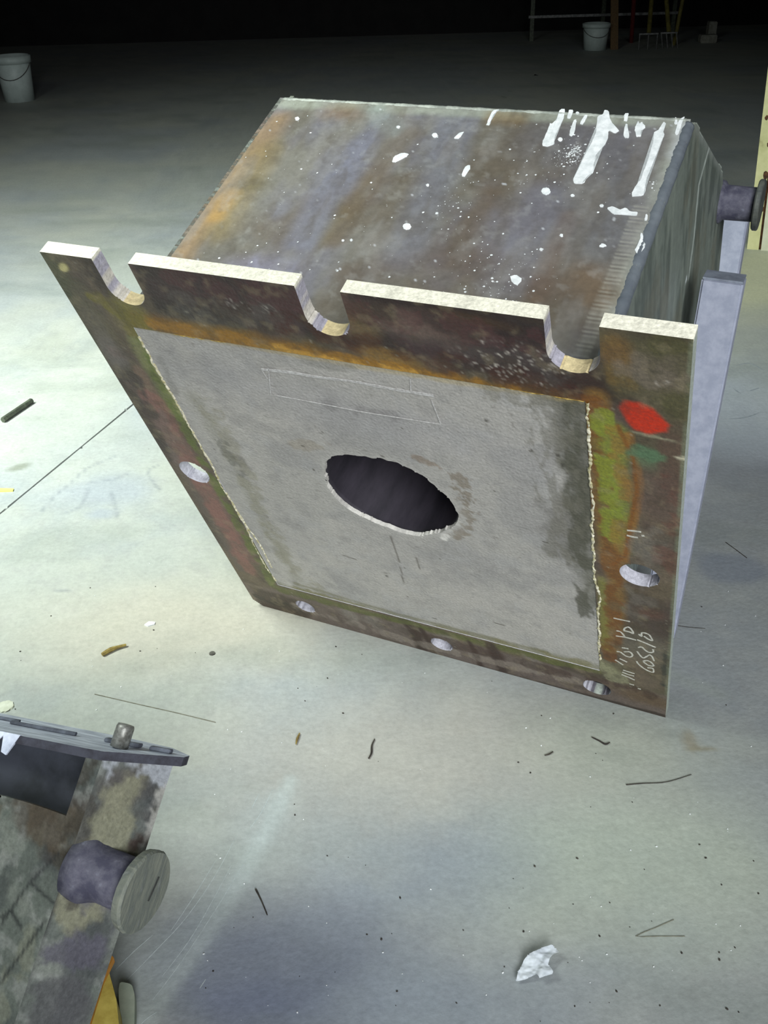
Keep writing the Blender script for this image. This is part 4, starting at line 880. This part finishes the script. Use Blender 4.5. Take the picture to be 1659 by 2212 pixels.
# grit
rg = random.Random(77)
for nm, m, n, r0, lab in (('dark_grit', M_dark, 130, 0.0012, 'dark grit'), ('white_grit', M_white, 150, 0.0010, 'white grit')):
    bm = bmesh.new()
    for k in range(n):
        gxp, gyp = rg.uniform(0, 1659), rg.uniform(1330, 2212) if rg.random() < 0.75 else rg.uniform(700, 1330)
        if sdpoly(np.array([gxp]), np.array([gyp]), [(60, 500), (620, 180), (1620, 200), (1640, 700), (1480, 1300), (1450, 1570), (540, 1330)])[0] < 0 or (gxp < 420 and gyp > 1540): continue
        p = at(gxp, gyp); r = r0 * rg.uniform(0.5, 1.7)
        mt = Matrix.Translation(Vector(p) + Vector((0, 0, r * 0.5))) @ Matrix.Rotation(rg.uniform(0, 6), 4, 'Z') @ Matrix.Diagonal((r * 1.4, r, r * 0.7, 1))
        bmesh.ops.create_icosphere(bm, subdivisions=1, radius=1.0, matrix=mt)
    o = bm_obj(nm, bm, m); o['kind'] = 'stuff'; tag(o, 'scattered ' + lab + ' crumbs over the concrete floor', 'grit')
# scratches and cracks in the floor (parts of the floor)
M_scr = mat('scraped_concrete', (188, 198, 198), (166, 176, 176), 120, 0.7, k=1.0, lo=0.42, hi=0.58)
def scr(strokes, wd, m, nm):
    bm = bmesh.new()
    for s in strokes:
        q = [Vector(at(*p)) for p in curve_pts(s, 6)]; ww = [wd * (0.25 + 0.75 * math.sin(math.pi * min(0.98, max(0.04, i / len(q))))) for i in range(len(q))]
        ribbon(bm, q, ww, (0, 0, 1), 0.0003)
    return bm_obj(nm, bm, m, fl)
scr([[(512, 1805), (460, 1900), (400, 1985), (340, 2050), (262, 2130)], [(466, 1860), (420, 1935), (370, 2010)], [(590, 1705), (565, 1755), (540, 1790)], [(560, 1715), (545, 1745)], [(330, 2020), (290, 2055), (250, 2095)], [(340, 2185), (305, 2212), (280, 2260)], [(445, 2115), (432, 2135)],
     [(500, 1870), (460, 1945), (410, 2030), (350, 2110)], [(545, 1830), (500, 1910), (450, 1990), (390, 2080), (330, 2160)]], 0.0012, M_scr, 'scratch')
M_chlk2 = mat('pale_scuff', (140, 148, 152), (126, 134, 140), 80)
scr([[(1590, 790), (1620, 785), (1650, 800)], [(1575, 905), (1610, 902), (1640, 892)], [(1585, 840), (1600, 850)], [(1620, 845), (1640, 838)]], 0.006, M_chlk2, 'scuff_mark')

# ------------------------------------------------------------------ far background
M_pail = mat('white_plastic', (196, 210, 206), (184, 198, 194), 12, 0.45)
def bucket(px, py, h, r, label):
    q = at(px, py); b = thing('bucket', label, 'bucket', tuple(q), group=None); k = 0.84
    bm = bmesh.new(); add_lathe(bm, (0, 0, 0), (0, 0, 1), [(0, 0), (0, r * k), (h * 0.5, r * (k + 1) / 2), (h, r), (h, r * 0.96), (0.01, r * k * 0.95), (0.01, 0)], 36)
    bm_obj('body', bm, M_pail, b, True)
    bm = bmesh.new(); add_lathe(bm, (0, 0, h * 0.84), (0, 0, 1), [(0, r * 0.96), (0, r * 1.05), (h * 0.15, r * 1.07), (h * 0.15, r * 0.97)], 36); bm_obj('rim', bm, M_pail, b, True)
    bm = bmesh.new(); a = [Vector((math.cos(t) * r * 1.0, -math.sin(t) * r * 1.0, h * 0.85 - 0.35 * h * math.sin(t))) for t in [i * math.pi / 16 for i in range(17)]]
    add_tube(bm, a, 0.003, 6); bm_obj('bail_handle', bm, M_dark, b)
bucket(1285, 107, 0.285, 0.155, 'white plastic bucket against the dark back wall, by the leaning tools')
bucket(44, 217, 0.40, 0.165, 'white plastic bucket standing on the floor at the upper left edge')
M_wood = mat('dark_stained_wood', (120, 96, 62), (90, 72, 48), 20, 0.7, stretch=(8, 8, 1)); M_red = mat('red_paint', (110, 40, 38), (90, 32, 30), 20, 0.6); M_olive = mat('olive_handle', (120, 112, 52), (96, 90, 44), 20, 0.7)
M_steel = mat('tool_steel', (150, 152, 150), (110, 112, 112), 30, 0.5, 0.2)
YR = at(1330, 107)[1]
def wp(px, py, dy=0.0):
    r = ray(px, py); return CAMP + r * ((YR + dy) / r[1])
rack = thing('tool_rack', 'dark rail rack standing along the back wall behind the tools', 'rack', (wp(1340, 100)[0], YR + 1.1, 0))
o0 = Vector(rack.location)
for x in (-0.9, 0.0, 0.9):
    bm = bmesh.new(); add_box(bm, (x, 0, 0.6), (0.05, 0.05, 1.2)); bm_obj('upright', bm, M_grn, rack)
for z in (0.28, 0.52, 1.1):
    bm = bmesh.new(); add_box(bm, (0, -0.03, z), (1.9, 0.03, 0.03)); bm_obj('rail', bm, M_steel, rack)
def pole(px0, py0, px1, py1, r, m, nm, label, cat, ext=1.0):
    a = Vector(at(px0, py0)); t_ = wp(px1, py1, 0.25); d = (Vector(t_) - a); d = d / d.z
    o = thing(nm, label, cat, tuple(a)); return o, a, d
o, a, d = pole(1327, 107, 1328, 0, 0.04, M_wood, 'wooden_plank', 'upright brown wooden plank leaning beside the far bucket at the back wall', 'plank')
bm = bmesh.new(); q = [Vector((0, 0, 0)), d * 1.3]
add_prism(bm, [(-0.045, -0.012, 0), (0.045, -0.012, 0), (0.045, 0.012, 0), (-0.045, 0.012, 0)], d, 1.4); bm_obj('board', bm, M_wood, o)
o, a, d = pole(1364, 92, 1370, 0, 0.03, M_red, 'red_pole', 'slim red pole leaning against the rack at the back wall', 'pole')
bm = bmesh.new(); add_tube(bm, [Vector((0, 0, 0.0)), d * 1.4], 0.026, 10); bm_obj('shaft', bm, M_red, o)
def fork(px, py, tops, label, m, tines=4, wd=0.2):
    a = Vector(at(px, py)); o = thing('garden_fork', label, 'fork', tuple(a))
    t_ = Vector(wp(*tops, 0.3)) - a; d = t_ / t_.z
    bm = bmesh.new(); add_tube(bm, [d * 0.16, d * 1.3], 0.026, 10); bm_obj('handle', bm, m, o)
    for k in range(tines):
        x = -wd / 2 + wd * k / (tines - 1); bm = bmesh.new(); add_tube(bm, [Vector((x, 0, 0)), Vector((x, 0, 0)) + d * 0.15], [0.004, 0.008], 6); bm_obj('tine', bm, M_steel, o)
    bm = bmesh.new(); add_box(bm, d * 0.155, (wd + 0.02, 0.02, 0.016)); bm_obj('crossbar', bm, M_steel, o)
fork(1399, 107, (1408, 0), 'three-pronged fork with olive handle, left one at the back wall', M_olive, 3, 0.21)
fork(1448, 104, (1440, 0), 'four-pronged fork right of the other fork at the back wall', M_olive, 4, 0.18)
pl2, a, d = pole(1456, 98, 1475, 0, 0.02, M_olive, 'broomstick', 'olive tool handle leaning right behind the four-pronged fork', 'handle')
bm = bmesh.new(); add_tube(bm, [Vector((0, 0, 0)), d * 1.3], 0.022, 10); bm_obj('shaft', bm, M_olive, pl2)
M_blk = mat('pale_block', (150, 150, 140), (126, 126, 116), 20, 0.9)
for (px, py, s, lab) in ((1528, 92, (0.20, 0.12, 0.09), 'larger pale block on the floor at the back wall, far right'), (1545, 88, (0.10, 0.12, 0.20), 'taller narrow pale block behind the larger pale one')):
    q = Vector(at(px, py)); o = thing('masonry_block', lab, 'block', tuple(q)); bm = bmesh.new(); add_box(bm, (0, 0.0 if s[0] > .15 else 0.2, s[2] / 2), s, bev=0.008); bm_obj('block', bm, M_blk, o)

# phrases shared by things of one kind
for stem, phrase in (('bucket', 'white plastic buckets in the background'), ('garden_fork', 'forks leaning at the back wall'), ('twig', 'dark twigs on the floor'),
                     ('pine_needle', 'pine needles on the floor'), ('support_post', 'grey posts beside the large form'), ('masonry_block', 'pale blocks at the back wall')):
    for o in bpy.data.objects:
        if o.parent is None and o.name.split('.')[0] == stem: o['group'] = phrase
